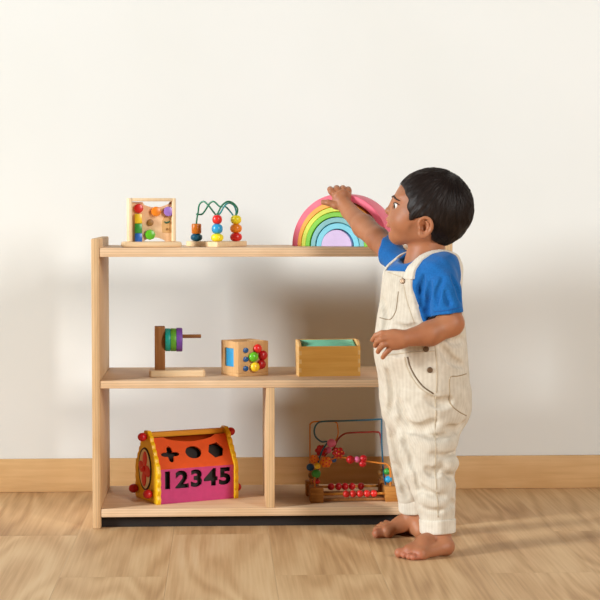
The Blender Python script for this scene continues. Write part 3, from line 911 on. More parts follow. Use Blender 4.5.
class Vol:
    def __init__(s, lo, hi, h):
        s.lo = np.array(lo, float); s.h = h
        s.n = [int(math.ceil((hi[i] - lo[i]) / h)) + 1 for i in range(3)]
        s.ax = [(s.lo[i] + h * np.arange(s.n[i])).astype(np.float32) for i in range(3)]
        s.F = np.full(s.n, 30.0, np.float32)
    def sl(s, lo, hi):
        out = []
        for i in range(3):
            a = max(0, int(math.floor((lo[i] - s.lo[i]) / s.h)))
            b = min(s.n[i], int(math.ceil((hi[i] - s.lo[i]) / s.h)) + 1)
            out.append(slice(a, max(a, b)))
        return tuple(out)
    def xyz(s, q):
        return s.ax[0][q[0]][:, None, None], s.ax[1][q[1]][None, :, None], s.ax[2][q[2]][None, None, :]
    def op(s, fn, lo, hi, k=0.0, mode='add', pad=3.0):
        m = pad + k
        q = s.sl([v - m for v in lo], [v + m for v in hi])
        if any(z.stop <= z.start for z in q): return
        d = fn(*s.xyz(q))
        A = s.F[q]
        if mode == 'add':
            if k > 0:
                t = np.clip(0.5 + 0.5 * (A - d) / k, 0, 1)
                s.F[q] = A * (1 - t) + d * t - k * t * (1 - t)
            else:
                s.F[q] = np.minimum(A, d)
        else:
            d = -d
            if k > 0:
                t = np.clip(0.5 + 0.5 * (d - A) / k, 0, 1)
                s.F[q] = A * (1 - t) + d * t + k * t * (1 - t)
            else:
                s.F[q] = np.maximum(A, d)
    def cap(s, a, b, ra, rb=None, k=0.0, mode='add'):
        rb = ra if rb is None else rb
        a = np.array(a, float); b = np.array(b, float); R = max(ra, rb)
        ba = b - a; L2 = max(1e-6, float(ba @ ba))
        def fn(X, Y, Z):
            px, py, pz = X - a[0], Y - a[1], Z - a[2]
            t = np.clip((px * ba[0] + py * ba[1] + pz * ba[2]) / L2, 0, 1)
            return (np.sqrt((px - t * ba[0]) ** 2 + (py - t * ba[1]) ** 2 + (pz - t * ba[2]) ** 2) - (ra + (rb - ra) * t)).astype(np.float32)
        s.op(fn, np.minimum(a, b) - R, np.maximum(a, b) + R, k, mode)
    def chain(s, pts, rs, k=0.0, mode='add'):
        for i in range(len(pts) - 1):
            s.cap(pts[i], pts[i + 1], rs[i], rs[i + 1], k, mode)
    def ell(s, c, r, axes=None, k=0.0, mode='add'):
        c = np.array(c, float); r = np.array(r, float); R = float(r.max())
        A = np.eye(3) if axes is None else np.array(axes, float)
        def fn(X, Y, Z):
            px, py, pz = X - c[0], Y - c[1], Z - c[2]
            q = [(px * A[i][0] + py * A[i][1] + pz * A[i][2]) for i in range(3)]
            k0 = np.sqrt(sum((q[i] / r[i]) ** 2 for i in range(3)))
            k1 = np.sqrt(sum((q[i] / r[i] ** 2) ** 2 for i in range(3))) + 1e-6
            return (k0 * (k0 - 1) / k1).astype(np.float32)
        s.op(fn, c - R, c + R, k, mode)

def spline_rows(rows, n=6):
    P = np.array(rows, float)
    P = np.vstack([2 * P[0] - P[1], P, 2 * P[-1] - P[-2]])
    out = []
    for i in range(1, len(P) - 2):
        a, b, c, d = P[i - 1:i + 3]
        for k in range(n):
            t = k / n
            out.append(0.5 * (2 * b + (c - a) * t + (2 * a - 5 * b + 4 * c - d) * t * t + (3 * b - a - 3 * c + d) * t ** 3))
    out.append(P[-2])
    return np.array(out)

def loft_fn(rows, ang=TA, grow=0.0):
    """rows: V, U centre, D centre, half size along facing, half size across"""
    R = spline_rows(rows)
    f = (-math.cos(ang), -math.sin(ang)); r = (-math.sin(ang), math.cos(ang))
    def fn(X, Y, Z):
        V = Y.ravel()
        cu = np.interp(V, R[:, 0], R[:, 1])[None, :, None]; cd = np.interp(V, R[:, 0], R[:, 2])[None, :, None]
        a = (np.interp(V, R[:, 0], R[:, 3]) + grow)[None, :, None]; b = (np.interp(V, R[:, 0], R[:, 4]) + grow)[None, :, None]
        dx, dz = X - cu, Z - cd
        x = dx * f[0] + dz * f[1]; y = dx * r[0] + dz * r[1]
        e = np.sqrt((x / a) ** 2 + (y / b) ** 2)
        g = np.sqrt((x / a ** 2) ** 2 + (y / b ** 2) ** 2) + 1e-6
        q = e * (e - 1) / g
        q = np.maximum(q, (R[0, 0] - grow) - Y)
        q = np.maximum(q, Y - (R[-1, 0] + grow))
        return q.astype(np.float32)
    return fn

def poly_sdf(px, py, poly):
    """signed distance to a polygon, negative inside"""
    d = np.full(np.broadcast(px, py).shape, 1e9, np.float32)
    sgn = np.ones(d.shape, np.float32)
    n = len(poly)
    for i in range(n):
        ax_, ay_ = poly[i]; bx_, by_ = poly[i - 1]
        ex, ey = bx_ - ax_, by_ - ay_
        wx, wy = px - ax_, py - ay_
        t = np.clip((wx * ex + wy * ey) / (ex * ex + ey * ey), 0, 1)
        d = np.minimum(d, (wx - ex * t) ** 2 + (wy - ey * t) ** 2)
        c1 = py >= ay_; c2 = py < by_; c3 = ex * wy > ey * wx
        flip = (c1 & c2 & c3) | (~c1 & ~c2 & ~c3)
        sgn = np.where(flip, -sgn, sgn)
    return (sgn * np.sqrt(d)).astype(np.float32)

def smax(a, b, k):
    t = np.clip(0.5 + 0.5 * (a - b) / k, 0, 1)
    return b * (1 - t) + a * t + k * t * (1 - t)
def smin(a, b, k):
    return -smax(-a, -b, k)

def nets(F, lo, h):
    F = F.astype(np.float32)
    for a in range(3):                   # close the volume at its border
        ix = [slice(None)] * 3
        for e in (0, -1):
            ix[a] = e; F[tuple(ix)] = np.maximum(F[tuple(ix)], 0.5)
    ins = F < 0
    nx, ny, nz = F.shape
    cnt = np.zeros((nx - 1, ny - 1, nz - 1), np.int8)
    for i in (0, 1):
        for j in (0, 1):
            for k in (0, 1):
                cnt += ins[i:nx - 1 + i, j:ny - 1 + j, k:nz - 1 + k]
    act = (cnt > 0) & (cnt < 8)
    I, J, K = np.nonzero(act)
    idx = np.full(act.shape, -1, np.int32); idx[I, J, K] = np.arange(len(I))
    val = {(i, j, k): F[I + i, J + j, K + k] for i in (0, 1) for j in (0, 1) for k in (0, 1)}
    S = np.zeros((len(I), 3)); C = np.zeros(len(I))
    keys = list(val)
    for a in keys:
        for ax in range(3):
            if a[ax]: continue
            b = list(a); b[ax] = 1; b = tuple(b)
            va, vb = val[a], val[b]
            m = (va < 0) != (vb < 0)
            t = np.where(m, va / np.where(m, va - vb, 1), 0)
            p = np.zeros((len(I), 3)); p += np.array(a, float); p[:, ax] += t
            S += p * m[:, None]; C += m
    Vt = (S / C[:, None] + np.stack([I, J, K], 1)) * h + lo
    faces = []
    def quad(m, offs, pos):
        A = np.nonzero(m)
        ids = []
        for o in offs:
            ids.append(idx[A[0] + o[0], A[1] + o[1], A[2] + o[2]])
        q = np.stack(ids, 1)
        fl = pos[A]
        q[fl] = q[fl][:, ::-1]
        faces.append(q)
    a, b = ins[:-1, 1:-1, 1:-1], ins[1:, 1:-1, 1:-1]
    quad(a != b, [(0, 0, 0), (0, 1, 0), (0, 1, 1), (0, 0, 1)], ~a)
    a, b = ins[1:-1, :-1, 1:-1], ins[1:-1, 1:, 1:-1]
    quad(a != b, [(0, 0, 0), (0, 0, 1), (1, 0, 1), (1, 0, 0)], ~a)
    a, b = ins[1:-1, 1:-1, :-1], ins[1:-1, 1:-1, 1:]
    quad(a != b, [(0, 0, 0), (1, 0, 0), (1, 1, 0), (0, 1, 0)], ~a)
    return Vt, np.vstack(faces)

def mesh_np(name, V, Q, flip=True):
    W = c2w(V)
    if flip: Q = Q[:, ::-1]
    me = bpy.data.meshes.new(name)
    me.vertices.add(len(W)); me.vertices.foreach_set('co', W.astype(np.float32).ravel())
    me.loops.add(Q.size); me.loops.foreach_set('vertex_index', np.ascontiguousarray(Q).astype(np.int32).ravel())
    me.polygons.add(len(Q)); me.polygons.foreach_set('loop_start', np.arange(0, Q.size, 4, dtype=np.int32))
    try: me.polygons.foreach_set('loop_total', np.full(len(Q), 4, np.int32))
    except Exception: pass
    me.update(calc_edges=True); me.validate()
    me.shade_smooth()
    return me

# ---- head frame
HB = math.radians(12)
HC = np.array((432.4, 207.0, 0.0))
cH, sH = math.cos(HB), math.sin(HB)
def Hd(x, y, z):      # x forward, y towards the viewer (left cheek), z up
    return np.array([HC[0] - x * cH - y * sH, HC[1] - z, HC[2] + x * sH - y * cH])
def Hp(u, v, y):      # profile point at side offset y
    return np.array([u, v, HC[2] + ((HC[0] - u - y * sH) / cH) * sH - y * cH])
HAX = [(-cH, 0, sH), (0, -1, 0), (-sH, 0, -cH)]   # forward, up, left

print('toddler: body')
B = Vol((312, 160, -92), (480, 552, 205), 0.85)
# torso and legs under the clothes
B.cap((422, 290, 0), (423, 390, 0), 24, 24, 8)
B.cap((424, 272, 4), (428.9, 280.0, -30.0), 13, 11, 6)
B.cap((422, 272, 6), (409.1, 270.3, 34.0), 13, 11, 6)
B.chain([(428, 396, -14), (428, 455, -29), (434.4, 510.8, -41.0), (436.4, 531.5, -42.0)], [17, 13, 10, 9.5], 5)
B.chain([(418, 396, 14), (414.5, 455, 29), (419.8, 515.4, 43.0), (420.9, 527.1, 44.0)], [17, 12, 9.5, 9.2], 5)
# neck and head
B.cap((424, 268, 1), (429, 236, 0), 20.5, 17.5, 6)
B.ell(Hd(0.5, 0, 0), (39, 37, 33.2), HAX, 3)
B.ell(Hd(-1, 0, -1), (37, 36.5, 33), HAX, 3)
B.ell(Hp(411, 220, 0), (21.5, 21, 25), HAX, 6)                 # mid face
for s in (1, -1):
    B.ell(Hp(405.5, 221, 13 * s), (14, 13, 12.5), HAX, 6)      # cheeks
    B.cap(Hp(400, 236, 4 * s), Hp(421, 232.5, 17 * s), 7.2, 8.2, 7)
    B.ell(Hp(403, 197.5, 11 * s), (8.5, 4.5, 11), HAX, 5)      # brow ridge
B.ell(Hp(399.8, 235.3, 0), (9.6, 8.5, 10.5), HAX, 5)              # chin
B.ell(Hp(396.2, 221, 0), (7.5, 7.5, 10), HAX, 4)               # muzzle
B.cap(Hp(395.0, 201.5, 0), Hp(391.0, 210.0, 0), 3.3, 3.3, 3.5)   # nose bridge
B.ell(Hp(389.6, 210.8, 0), (3.7, 3.3, 4.0), HAX, 2.4)
for s in (1, -1):
    B.ell(Hp(392.2, 212.6, 3.6 * s), (3.1, 2.5, 2.3), HAX, 1.6)
    B.ell(Hp(389.8, 214.9, 1.9 * s), (1.2, 0.9, 0.9), HAX, 0.6, 'sub')
for s in (1, -1):
    B.chain([Hp(389.2, 219.6, 0), Hp(390.4, 220.2, 3.4 * s), Hp(393.6, 221.9, 7.0 * s)], [2.2, 2.0, 1.0], 1.2)
    B.chain([Hp(390.0, 225.2, 0), Hp(391.2, 224.9, 3.2 * s), Hp(394.0, 223.2, 6.4 * s)], [2.4, 2.1, 1.0], 1.2)
for s in (1, -1):
    B.cap(Hp(387.4, 222.4, 0), Hp(393.2, 222.5, 6.8 * s), 0.8, 0.5, 0.7, 'sub')
B.ell(Hp(391.8, 229.6, 0), (2.2, 1.6, 6), HAX, 2.5, 'sub')      # under the lip
EYE_Y = 13.5
for s in (1, -1):
    B.ell(Hp(394.2, 205.3, EYE_Y * s), (4.4, 3.6, 6.6), HAX, 2.4, 'sub')     # socket
    B.cap(Hp(395.6, 202.9, (EYE_Y - 5.5) * s), Hp(394.5, 202.2, EYE_Y * s), 1.1, 1.4, 1.5)
    B.cap(Hp(394.5, 202.2, EYE_Y * s), Hp(399.0, 204.8, (EYE_Y + 6.5) * s), 1.4, 1.2, 1.5)
    B.cap(Hp(396.0, 208.6, (EYE_Y - 5) * s), Hp(395.2, 209.3, EYE_Y * s), 1.1, 1.3, 1.4)
    B.cap(Hp(395.2, 209.3, EYE_Y * s), Hp(399.0, 206.2, (EYE_Y + 6.5) * s), 1.3, 1.0, 1.4)
# ears
for s in (1, -1):
    ec = Hp(421.6, 226.6, 32.0 * s)
    o = np.array(HAX[2]) * s
    fw = np.array(HAX[0])
    def E(du, dv, out): return ec + np.array([du, dv, 0]) * 0.93 + o * out
    B.ell(E(0.2, 0, 0.2), (7.2, 8.6, 4.2), HAX, 2.0)
    B.ell(E(0.8, -0.6, 5.2), (5.6, 6.6, 4.2), HAX, 0.8, 'sub')
    rim = spline_rows([E(-5.2, 1.5, 1.2), E(-6.2, -3.5, 2.0), E(-4.0, -8.0, 3.2), E(1.0, -9.8, 4.2), E(5.6, -7.8, 5.0), E(7.9, -2.8, 5.0), E(7.2, 2.6, 4.0), E(4.0, 6.8, 2.8), E(0.4, 9.6, 2.0), E(-3.4, 9.4, 1.6), E(-5.0, 6.2, 1.2)], 4)
    B.chain(list(rim), [1.45 + 0.9 * max(0, min(1, (k_ - 26) / 8)) for k_ in range(len(rim))], 0.8)
    B.chain([E(1.2, -6.2, 2.4), E(3.6, -3.2, 3.2), E(4.0, 1.0, 3.2), E(1.8, 4.6, 2.6)], [0.8, 1.1, 1.2, 1.0], 0.8)   # antihelix
    B.ell(E(-5.0, 1.6, 2.4), (1.6, 2.6, 1.6), HAX, 0.8)        # tragus
    B.ell(E(-1.4, 1.0, 2.4), (2.8, 3.6, 4.0), HAX, 0.6, 'sub')

# ---- near (left) arm
SHN = (437.5, 283.5, -40.0); ELN = (445.3, 320.6, -52.0); WRN = (398.7, 334.3, -63.0)
B.cap(SHN, ELN, 11.5, 11.8, 5)
B.cap(ELN, (423.6, 329.8, -58.0), 11.8, 11.6, 5)
B.cap((423.6, 329.8, -58.0), WRN, 11.6, 8.0, 5)
B.ell((388.5, 335.1, -64.0), (12.5, 10.3, 6.2), [(0.98, 0.15, 0), (-0.15, 0.98, 0), (0, 0, 1)], 5)
fing = [((390, 333.5), (382.0, 333.5), (376.0, 335.5), (372.4, 340.0)),
        ((389, 338.0), (381.5, 339.0), (377.0, 342.0), (375.2, 345.6)),
        ((389, 343.0), (383.5, 344.5), (380.0, 348.0), (378.0, 351.8)),
        ((391, 347.0), (388.0, 350.5), (385.0, 354.0), (382.8, 357.4))]
dz = [(-64, -63, -59, -55), (-66, -67, -63, -58), (-65, -67, -64, -59), (-62, -65, -64, -61)]
fr = [(3.9, 3.3, 3.0, 2.6), (3.9, 3.3, 3.0, 2.6), (3.8, 3.2, 2.9, 2.5), (3.6, 2.9, 2.7, 2.4)]
FIN = [[(384.1, 329.3, -64.0), (376.3, 329.0, -64.0), (370.8, 331.7, -60.0), (367.9, 336.1, -56.0)],
       [(382.9, 333.5, -66.0), (375.5, 334.3, -67.0), (371.7, 337.2, -63.0), (370.3, 341.4, -58.0)],
       [(383.0, 338.4, -65.0), (377.5, 339.8, -67.0), (374.4, 343.3, -64.0), (372.9, 347.4, -59.0)],
       [(385.8, 342.5, -62.0), (382.1, 345.8, -65.0), (379.3, 349.2, -64.0), (377.4, 352.7, -61.0)]]
for pts, rs in zip(FIN, fr):
    B.chain(pts, [r * 0.93 for r in rs], 0.7)
B.chain([(393.2, 332.0, -60.0), (384.2, 331.5, -53.0), (376.7, 333.2, -50.0), (372.6, 335.1, -51.0)], [5.2, 3.9, 3.3, 2.8], 1.2)   # thumb
# ---- far (right) arm up to the arch
SHF = (408.3, 268.3, 36.0); ELF = (386.3, 240.5, 88.0); WRF = (361.4, 212.2, 150.0)
B.cap(SHF, ELF, 13.0, 11.8, 5)
B.cap(ELF, (374.1, 227.6, 118.0), 12.2, 12.2, 5)
B.cap((374.1, 227.6, 118.0), WRF, 12.2, 8.6, 5)
B.ell((353.1, 197.4, 162.5), (10.8, 10.6, 5.6), [(0.82, -0.57, 0), (0.5, 0.72, 0.48), (-0.27, -0.39, 0.88)], 5)
B.cap(WRF, (354.5, 202.4, 160.0), 8.6, 8.6, 4)
for pts in ([(348.1, 195.8, 163.0), (342.2, 189.5, 165.0), (341.3, 187.4, 171.0), (341.8, 188.8, 180.0)],
            [(352.6, 194.7, 164.0), (348.6, 188.1, 166.0), (348.5, 186.0, 174.0), (349.4, 187.7, 184.0)],
            [(357.1, 193.6, 165.0), (355.1, 187.8, 168.0), (355.5, 186.0, 176.0), (356.4, 187.8, 186.0)],
            [(359.8, 195.2, 165.0), (360.9, 189.0, 169.0), (361.4, 187.4, 176.0), (362.3, 189.0, 184.0)]):
    B.chain(pts, [4.6, 3.6, 3.2, 2.8], 1.5)
B.chain([(356.5, 205.7, 157.0), (346.7, 205.1, 158.0), (338.6, 202.1, 160.0), (333.0, 201.5, 162.0)], [5.0, 4.2, 3.4, 2.9], 1.5)   # thumb
# ---- feet
def foot(heel, ankle, instep, ballm, balll, toes, rs):
    B.cap(ankle, heel, 9.2, 8.4, 4)
    B.cap(ankle, instep, 9.0, 7.2, 5)
    B.cap(heel, balll, 8.0, 5.0, 4)
    B.cap(instep, ballm, 7.2, 6.4, 5)
    B.cap(instep, balll, 7.0, 5.0, 5)
    B.cap(ballm, balll, 6.2, 4.8, 4)
    n = len(toes)
    for i, (t, r) in enumerate(zip(toes, rs)):
        s = i / (n - 1)
        root = np.array(ballm) * (1 - s) + np.array(balll) * s
        root[1] += 1.0
        B.cap(root, t, r + 0.3, r, 0.5)
        B.cap(t, np.array(t) + np.array([0.8, 0, 0]), r * 1.06, r, 0.5)
foot((440.2, 539.5, -54.9), (436.4, 528.6, -42.0), (418.7, 535.5, -56.6), (404.2, 541.7, -64.3), (414.6, 543.3, -71.5),
     [(394.1, 543.7, -62.7), (398.5, 544.9, -67.7), (402.2, 545.2, -73.6), (406.0, 545.4, -76.5), (410.0, 545.6, -75.3)], [4.7, 3.3, 3.1, 2.9, 2.7])
foot((426.7, 540.0, 34.5), (420.4, 526.0, 44.0), (407.0, 535.5, 44.9), (392.3, 541.5, 38.6), (405.7, 543.0, 82.4),
     [(381.3, 543.5, 37.0), (383.3, 544.7, 64.2), (387.5, 545.0, 80.8), (392.1, 545.3, 95.4), (397.5, 545.5, 107.3)], [4.9, 3.5, 3.2, 3.0, 2.8])
B.F = np.maximum(B.F, (B.ax[1] - (FLOOR_V - 0.3))[None, :, None])
Vb, Qb = nets(B.F, B.lo, B.h)
body_me = mesh_np('body', Vb, Qb)
del B.F

def skin_material():
    m, t, b = nt('skin')
    L = t.links
    tc = node(t, 'ShaderNodeTexCoord')
    n = node(t, 'ShaderNodeTexNoise'); n.inputs['Scale'].default_value = 14; n.inputs['Detail'].default_value = 4
    L.new(tc.outputs['Object'], n.inputs['Vector'])
    c = ramp(t, n.outputs['Fac'], [(0.3, rgb(162, 103, 70)), (0.7, rgb(182, 122, 86))])
    at = node(t, 'ShaderNodeAttribute'); at.attribute_name = 'flush'
    mx = node(t, 'ShaderNodeMix', data_type='RGBA'); mx.inputs[7].default_value = rgb(196, 108, 92)
    L.new(at.outputs['Fac'], mx.inputs[0]); L.new(c, mx.inputs[6])
    L.new(mx.outputs[2], b.inputs['Base Color'])
    b.inputs['Roughness'].default_value = 0.5
    b.inputs['Specular IOR Level'].default_value = 0.35
    b.inputs['Subsurface Weight'].default_value = 0.18
    b.inputs['Subsurface Radius'].default_value = (1.0, 0.4, 0.25)
    b.inputs['Subsurface Scale'].default_value = 0.006
    n2 = node(t, 'ShaderNodeTexNoise'); n2.inputs['Scale'].default_value = 420
    L.new(tc.outputs['Object'], n2.inputs['Vector'])
    bp = node(t, 'ShaderNodeBump'); bp.inputs['Strength'].default_value = 0.08; bp.inputs['Distance'].default_value = 0.0006
    L.new(n2.outputs['Fac'], bp.inputs['Height']); L.new(bp.outputs[0], b.inputs['Normal'])
    return m

def spot(V, c, r, w):
    d = np.sqrt((((V - np.array(c)) / np.array(r)) ** 2).sum(1))
    return np.clip(1.4 - d, 0, 1) * w
fl = np.zeros(len(Vb))
fl = np.maximum(fl, spot(Vb, Hp(389.6, 220.0, 0), (4.2, 2.2, 6.5), 0.75))
fl = np.maximum(fl, spot(Vb, Hp(390.4, 224.8, 0), (4.2, 2.6, 6.0), 0.75))
for t_ in ((394.1, 543.7, -62.7), (398.5, 544.9, -67.7), (402.2, 545.2, -73.6), (406.0, 545.4, -76.5), (410.0, 545.6, -75.3), (381.3, 543.5, 37.0)):
    fl = np.maximum(fl, spot(Vb, t_, (6, 6, 6), 0.35))
at = body_me.attributes.new('flush', 'FLOAT', 'POINT'); at.data.foreach_set('value', fl.astype(np.float32))

ORG = c2w(np.array([424.0, FLOOR_V, 0.0]))
kid = thing('person', 'toddler in cream dungarees and blue t-shirt standing barefoot at the shelf, touching the wooden rainbow', 'person', tuple(ORG))
MORG = Matrix.Translation(-Vector(ORG))
def ribs(me, V, cu, cd, n):
    # thread direction: angle around the body (or leg), constant along its length
    f = np.arctan2(V[:, 2] - cd, V[:, 0] - cu) * n
    a = me.attributes.new('rib', 'FLOAT', 'POINT'); a.data.foreach_set('value', f.astype(np.float32))
def kidpart(name, me, m, label=None, parent=None):
    me.transform(MORG)
    o = put(name, me, m, parent or kid, smooth=False)
    if label: o['label'] = label
    return o
SKIN = skin_material()
body = kidpart('body', body_me, SKIN)

# ---- shirt and dungarees share one grid
print('toddler: clothes')
glo, ghi, gh = (365, 232, -92), (482, 545, 92), 0.85
S = Vol(glo, ghi, gh)
trunk = [(248.5, 431, 0, 3, 9), (250, 431, 0, 11, 22), (254, 430, 0, 21, 33), (260, 427.5, 0, 28, 38.5), (268, 424.5, 0, 34, 42.5), (280, 422.5, 0, 35.5, 44), (300, 421, 0, 36, 44), (325, 421, 0, 41.2, 46), (350, 421.5, 0, 42.5, 48), (372, 423, 0, 43, 48)]
full = lambda fn: fn(*S.xyz((slice(None),) * 3))
T = full(loft_fn(trunk))
S.F = T.copy()
S.cap((433.7, 273.0, -31.0), (438.8, 288.3, -42.0), 17.0, 17.2, 8)
S.cap((438.8, 288.3, -42.0), (442.7, 319.2, -51.0), 17.2, 15.8, 3)
S.cap((408.1, 268.3, 34.0), (395.2, 253.5, 60.0), 14.6, 14.0, 8)
S.cap((395.2, 253.5, 60.0), (382.8, 239.4, 84.0), 14.0, 13.4, 3)
def surf_d(Vl, u, v):
    iu = int(round((u - Vl.lo[0]) / Vl.h)); iv = int(round((v - Vl.lo[1]) / Vl.h))
    if not (0 <= iu < Vl.n[0] and 0 <= iv < Vl.n[1]): return None
    q = np.nonzero(Vl.F[iu, iv, :] < 0)[0]
    return None if len(q) == 0 else Vl.lo[2] + Vl.h * q[0]
def crease(Vl, pts, r=1.6, k=4.0, deep=0.0, mode='sub'):
    P3 = catmull([(p[0], p[1], 0) for p in pts], 4) if len(pts) > 2 else [Vector((pts[0][0] + (pts[1][0] - pts[0][0]) * t / 5, pts[0][1] + (pts[1][1] - pts[0][1]) * t / 5, 0)) for t in range(6)]
    Q = []
    for p in P3:
        d = surf_d(Vl, p.x, p.y)
        if d is not None: Q.append((p.x, p.y, d + deep))
    n = len(Q)
    for i in range(n - 1):
        ra = r * (0.35 + 0.65 * math.sin(PI * (i + 0.5) / n))
        Vl.cap(Q[i], Q[i + 1], ra, ra, k, mode)
crease(S, [(436.1, 275.9, -58.0), (431.3, 289.5, -58.0), (430.1, 303.0, -60.0)], 1.2, 4)
crease(S, [(444.9, 274.0, -58.0), (450.1, 285.7, -56.0), (453.7, 297.7, -52.0)], 1.4, 3)
crease(S, [(424.5, 281.1, -50.0), (422.5, 293.8, -50.0), (423.6, 307.4, -50.0)], 2.2, 5)
crease(S, [(438.6, 289.3, -62.0), (441.6, 300.9, -62.0)], 1.0, 4)
crease(S, [(419.2, 274.4, -45.0), (416.2, 288.1, -45.0), (417.3, 302.8, -45.0)], 1.4, 5)
X, Y, Z = S.xyz((slice(None),) * 3)
def halfspace(p, n):
    n = np.array(n, float); n /= np.linalg.norm(n)
    return (X - p[0]) * n[0] + (Y - p[1]) * n[1] + (Z - p[2]) * n[2]
# cut the sleeves square to the arms, then hollow the openings
hn = np.array((442.7, 311.7, -50.0)); hd = np.array([0.16, 1.0, -0.10])
cutn = halfspace(hn, hd)
near_zone = np.sqrt((X - hn[0]) ** 2 + (Z - hn[2]) ** 2) - 21
S.F = np.where((near_zone < 0) & (Y > 296), smax(S.F, cutn, 0.8), S.F)
S.cap((443.4, 319.2, -51.0), (444.8, 336.7, -52.0), 13.7, 13.7, 0.6, 'sub')
hf = np.array((390.2, 252.5, 62.0)); hdf = np.array([-0.82, -0.10, 0.50])
cutf = halfspace(hf, hdf)
S.F = np.where((Z > 40) & (X < 405), smax(S.F, cutf, 0.8), S.F)
S.cap((387.5, 245.6, 78.0), (375.0, 231.2, 104.0), 12.6, 12.6, 0.6, 'sub')
# neck opening
S.cap((424, 272, 1), (429, 236, 0), 21.2, 18.6, 1.2, 'sub')
front_drop = [(404, 262.5, -6)]
S.ell((407, 256.5, -9), (13.5, 8.0, 17), None, 2.5, 'sub')
wr = 0.5 * np.sin(X * 0.22 + Y * 0.16 + 1.0) * np.sin(Y * 0.12 - Z * 0.15) + 0.35 * np.sin(X * 0.35 - Y * 0.28 + Z * 0.2)
Sraw = S.F.copy()
S.F = S.F + wr.astype(np.float32) * 0.9
def cloth(name, c1, c2, weave, rough=0.9, bump=0.25):
    m, t, b = nt(name); L = t.links
    tc = node(t, 'ShaderNodeTexCoord')
    mp = node(t, 'ShaderNodeMapping'); mp.inputs['Scale'].default_value = weave
    L.new(tc.outputs['Object'], mp.inputs[0])
    n = node(t, 'ShaderNodeTexNoise'); n.inputs['Scale'].default_value = 1.0; n.inputs['Detail'].default_value = 3
    L.new(mp.outputs[0], n.inputs['Vector'])
    c = ramp(t, n.outputs['Fac'], [(0.32, c1), (0.68, c2)])
    L.new(c, b.inputs['Base Color'])
    b.inputs['Roughness'].default_value = rough
    b.inputs['Specular IOR Level'].default_value = 0.2
    b.inputs['Sheen Weight'].default_value = 0.15
    bp = node(t, 'ShaderNodeBump'); bp.inputs['Strength'].default_value = bump; bp.inputs['Distance'].default_value = 0.0009
    L.new(n.outputs['Fac'], bp.inputs['Height']); L.new(bp.outputs[0], b.inputs['Normal'])
    return m
def cord(name, c1, c2):
    m, t, b = nt(name); L = t.links
    tc = node(t, 'ShaderNodeTexCoord')
    mp = node(t, 'ShaderNodeMapping'); mp.inputs['Scale'].default_value = (1, -0.7, 0.0)
    L.new(tc.outputs['Object'], mp.inputs[0])
    sp = node(t, 'ShaderNodeSeparateXYZ'); L.new(mp.outputs[0], sp.inputs[0])
    ad = node(t, 'ShaderNodeAttribute'); ad.attribute_name = 'rib'
    n = node(t, 'ShaderNodeTexNoise'); n.inputs['Scale'].default_value = 60; n.inputs['Detail'].default_value = 3
    L.new(tc.outputs['Object'], n.inputs['Vector'])
    wv = node(t, 'ShaderNodeMath', operation='MULTIPLY_ADD'); wv.inputs[1].default_value = 1.0
    L.new(ad.outputs['Fac'], wv.inputs[0])
    nm = node(t, 'ShaderNodeMath', operation='MULTIPLY'); nm.inputs[1].default_value = 2.0
    L.new(n.outputs['Fac'], nm.inputs[0]); L.new(nm.outputs[0], wv.inputs[2])
    sn = node(t, 'ShaderNodeMath', operation='SINE'); L.new(wv.outputs[0], sn.inputs[0])
    f = node(t, 'ShaderNodeMath', operation='MULTIPLY_ADD'); f.inputs[1].default_value = 0.09
    L.new(sn.outputs[0], f.inputs[0]); L.new(n.outputs['Fac'], f.inputs[2])
    c = ramp(t, f.outputs[0], [(0.2, c1), (0.8, c2)])
    L.new(c, b.inputs['Base Color'])
    b.inputs['Roughness'].default_value = 0.9
    b.inputs['Specular IOR Level'].default_value = 0.15
    b.inputs['Sheen Weight'].default_value = 0.15
    bp = node(t, 'ShaderNodeBump'); bp.inputs['Strength'].default_value = 0.35; bp.inputs['Distance'].default_value = 0.0006
    L.new(f.outputs[0], bp.inputs['Height']); L.new(bp.outputs[0], b.inputs['Normal'])
    return m
BLUE = cloth('blue_jersey', rgb(16, 92, 160), rgb(24, 106, 178), (300, 300, 300), 0.85, 0.12)
CREAM = cord('cream_cord', rgb(198, 187, 169), rgb(221, 212, 196))
HEM = cord('cream_hem', rgb(208, 198, 181), rgb(229, 221, 206))
SEAM = paint('seam_thread', rgb(196, 180, 154), 0.9)
SLIT = paint('pocket_slit', rgb(112, 92, 70), 0.9)

O = Vol(glo, ghi, gh)
otr = [(248.5, 431, 0, 3, 9), (250, 431, 0, 11, 22), (254, 430, 0, 21, 33), (260, 427.5, 0, 28, 38.5), (268, 424.5, 0, 34.3, 43), (280, 422.5, 0, 36, 44.5), (300, 421.3, 0, 37, 45), (325, 421.2, 0, 41.8, 46.8), (350, 421.8, 0, 43, 49), (380, 424.5, 0, 42.5, 49), (400, 425.5, 0, 42.0, 49), (420, 426, 0, 39, 46), (434, 426, 0, 30, 36)]
G = full(loft_fn(otr, grow=1.6))
c0 = (421.5, 0)
xx = (X - c0[0]) * TF[0] + (Z - c0[1]) * TF[1]
yy = (X - c0[0]) * TR[0] + (Z - c0[1]) * TR[1]
VV = np.broadcast_to(Y, xx.shape[:1] + (Y.shape[1],) + xx.shape[2:]) if False else Y
front = [(-26.5, 270.5), (24, 270.5), (27, 288), (33, 306), (41, 324), (62, 333), (62, 640), (-62, 640), (-62, 333), (-41, 324), (-34, 306), (-29, 288)]
back = [(-14, 292), (14, 292), (30, 312), (62, 333), (62, 640), (-62, 640), (-62, 333), (-30, 312)]
y2 = yy[:, 0, :]
PF = np.empty(G.shape, np.float32); PB = np.empty(G.shape, np.float32)
yv = y2[:, None, :]
PF[:] = poly_sdf(yv, Y + 0 * yv, front)
PB[:] = poly_sdf(yv, Y + 0 * yv, back)
reg = np.where(xx > 0, PF, PB)
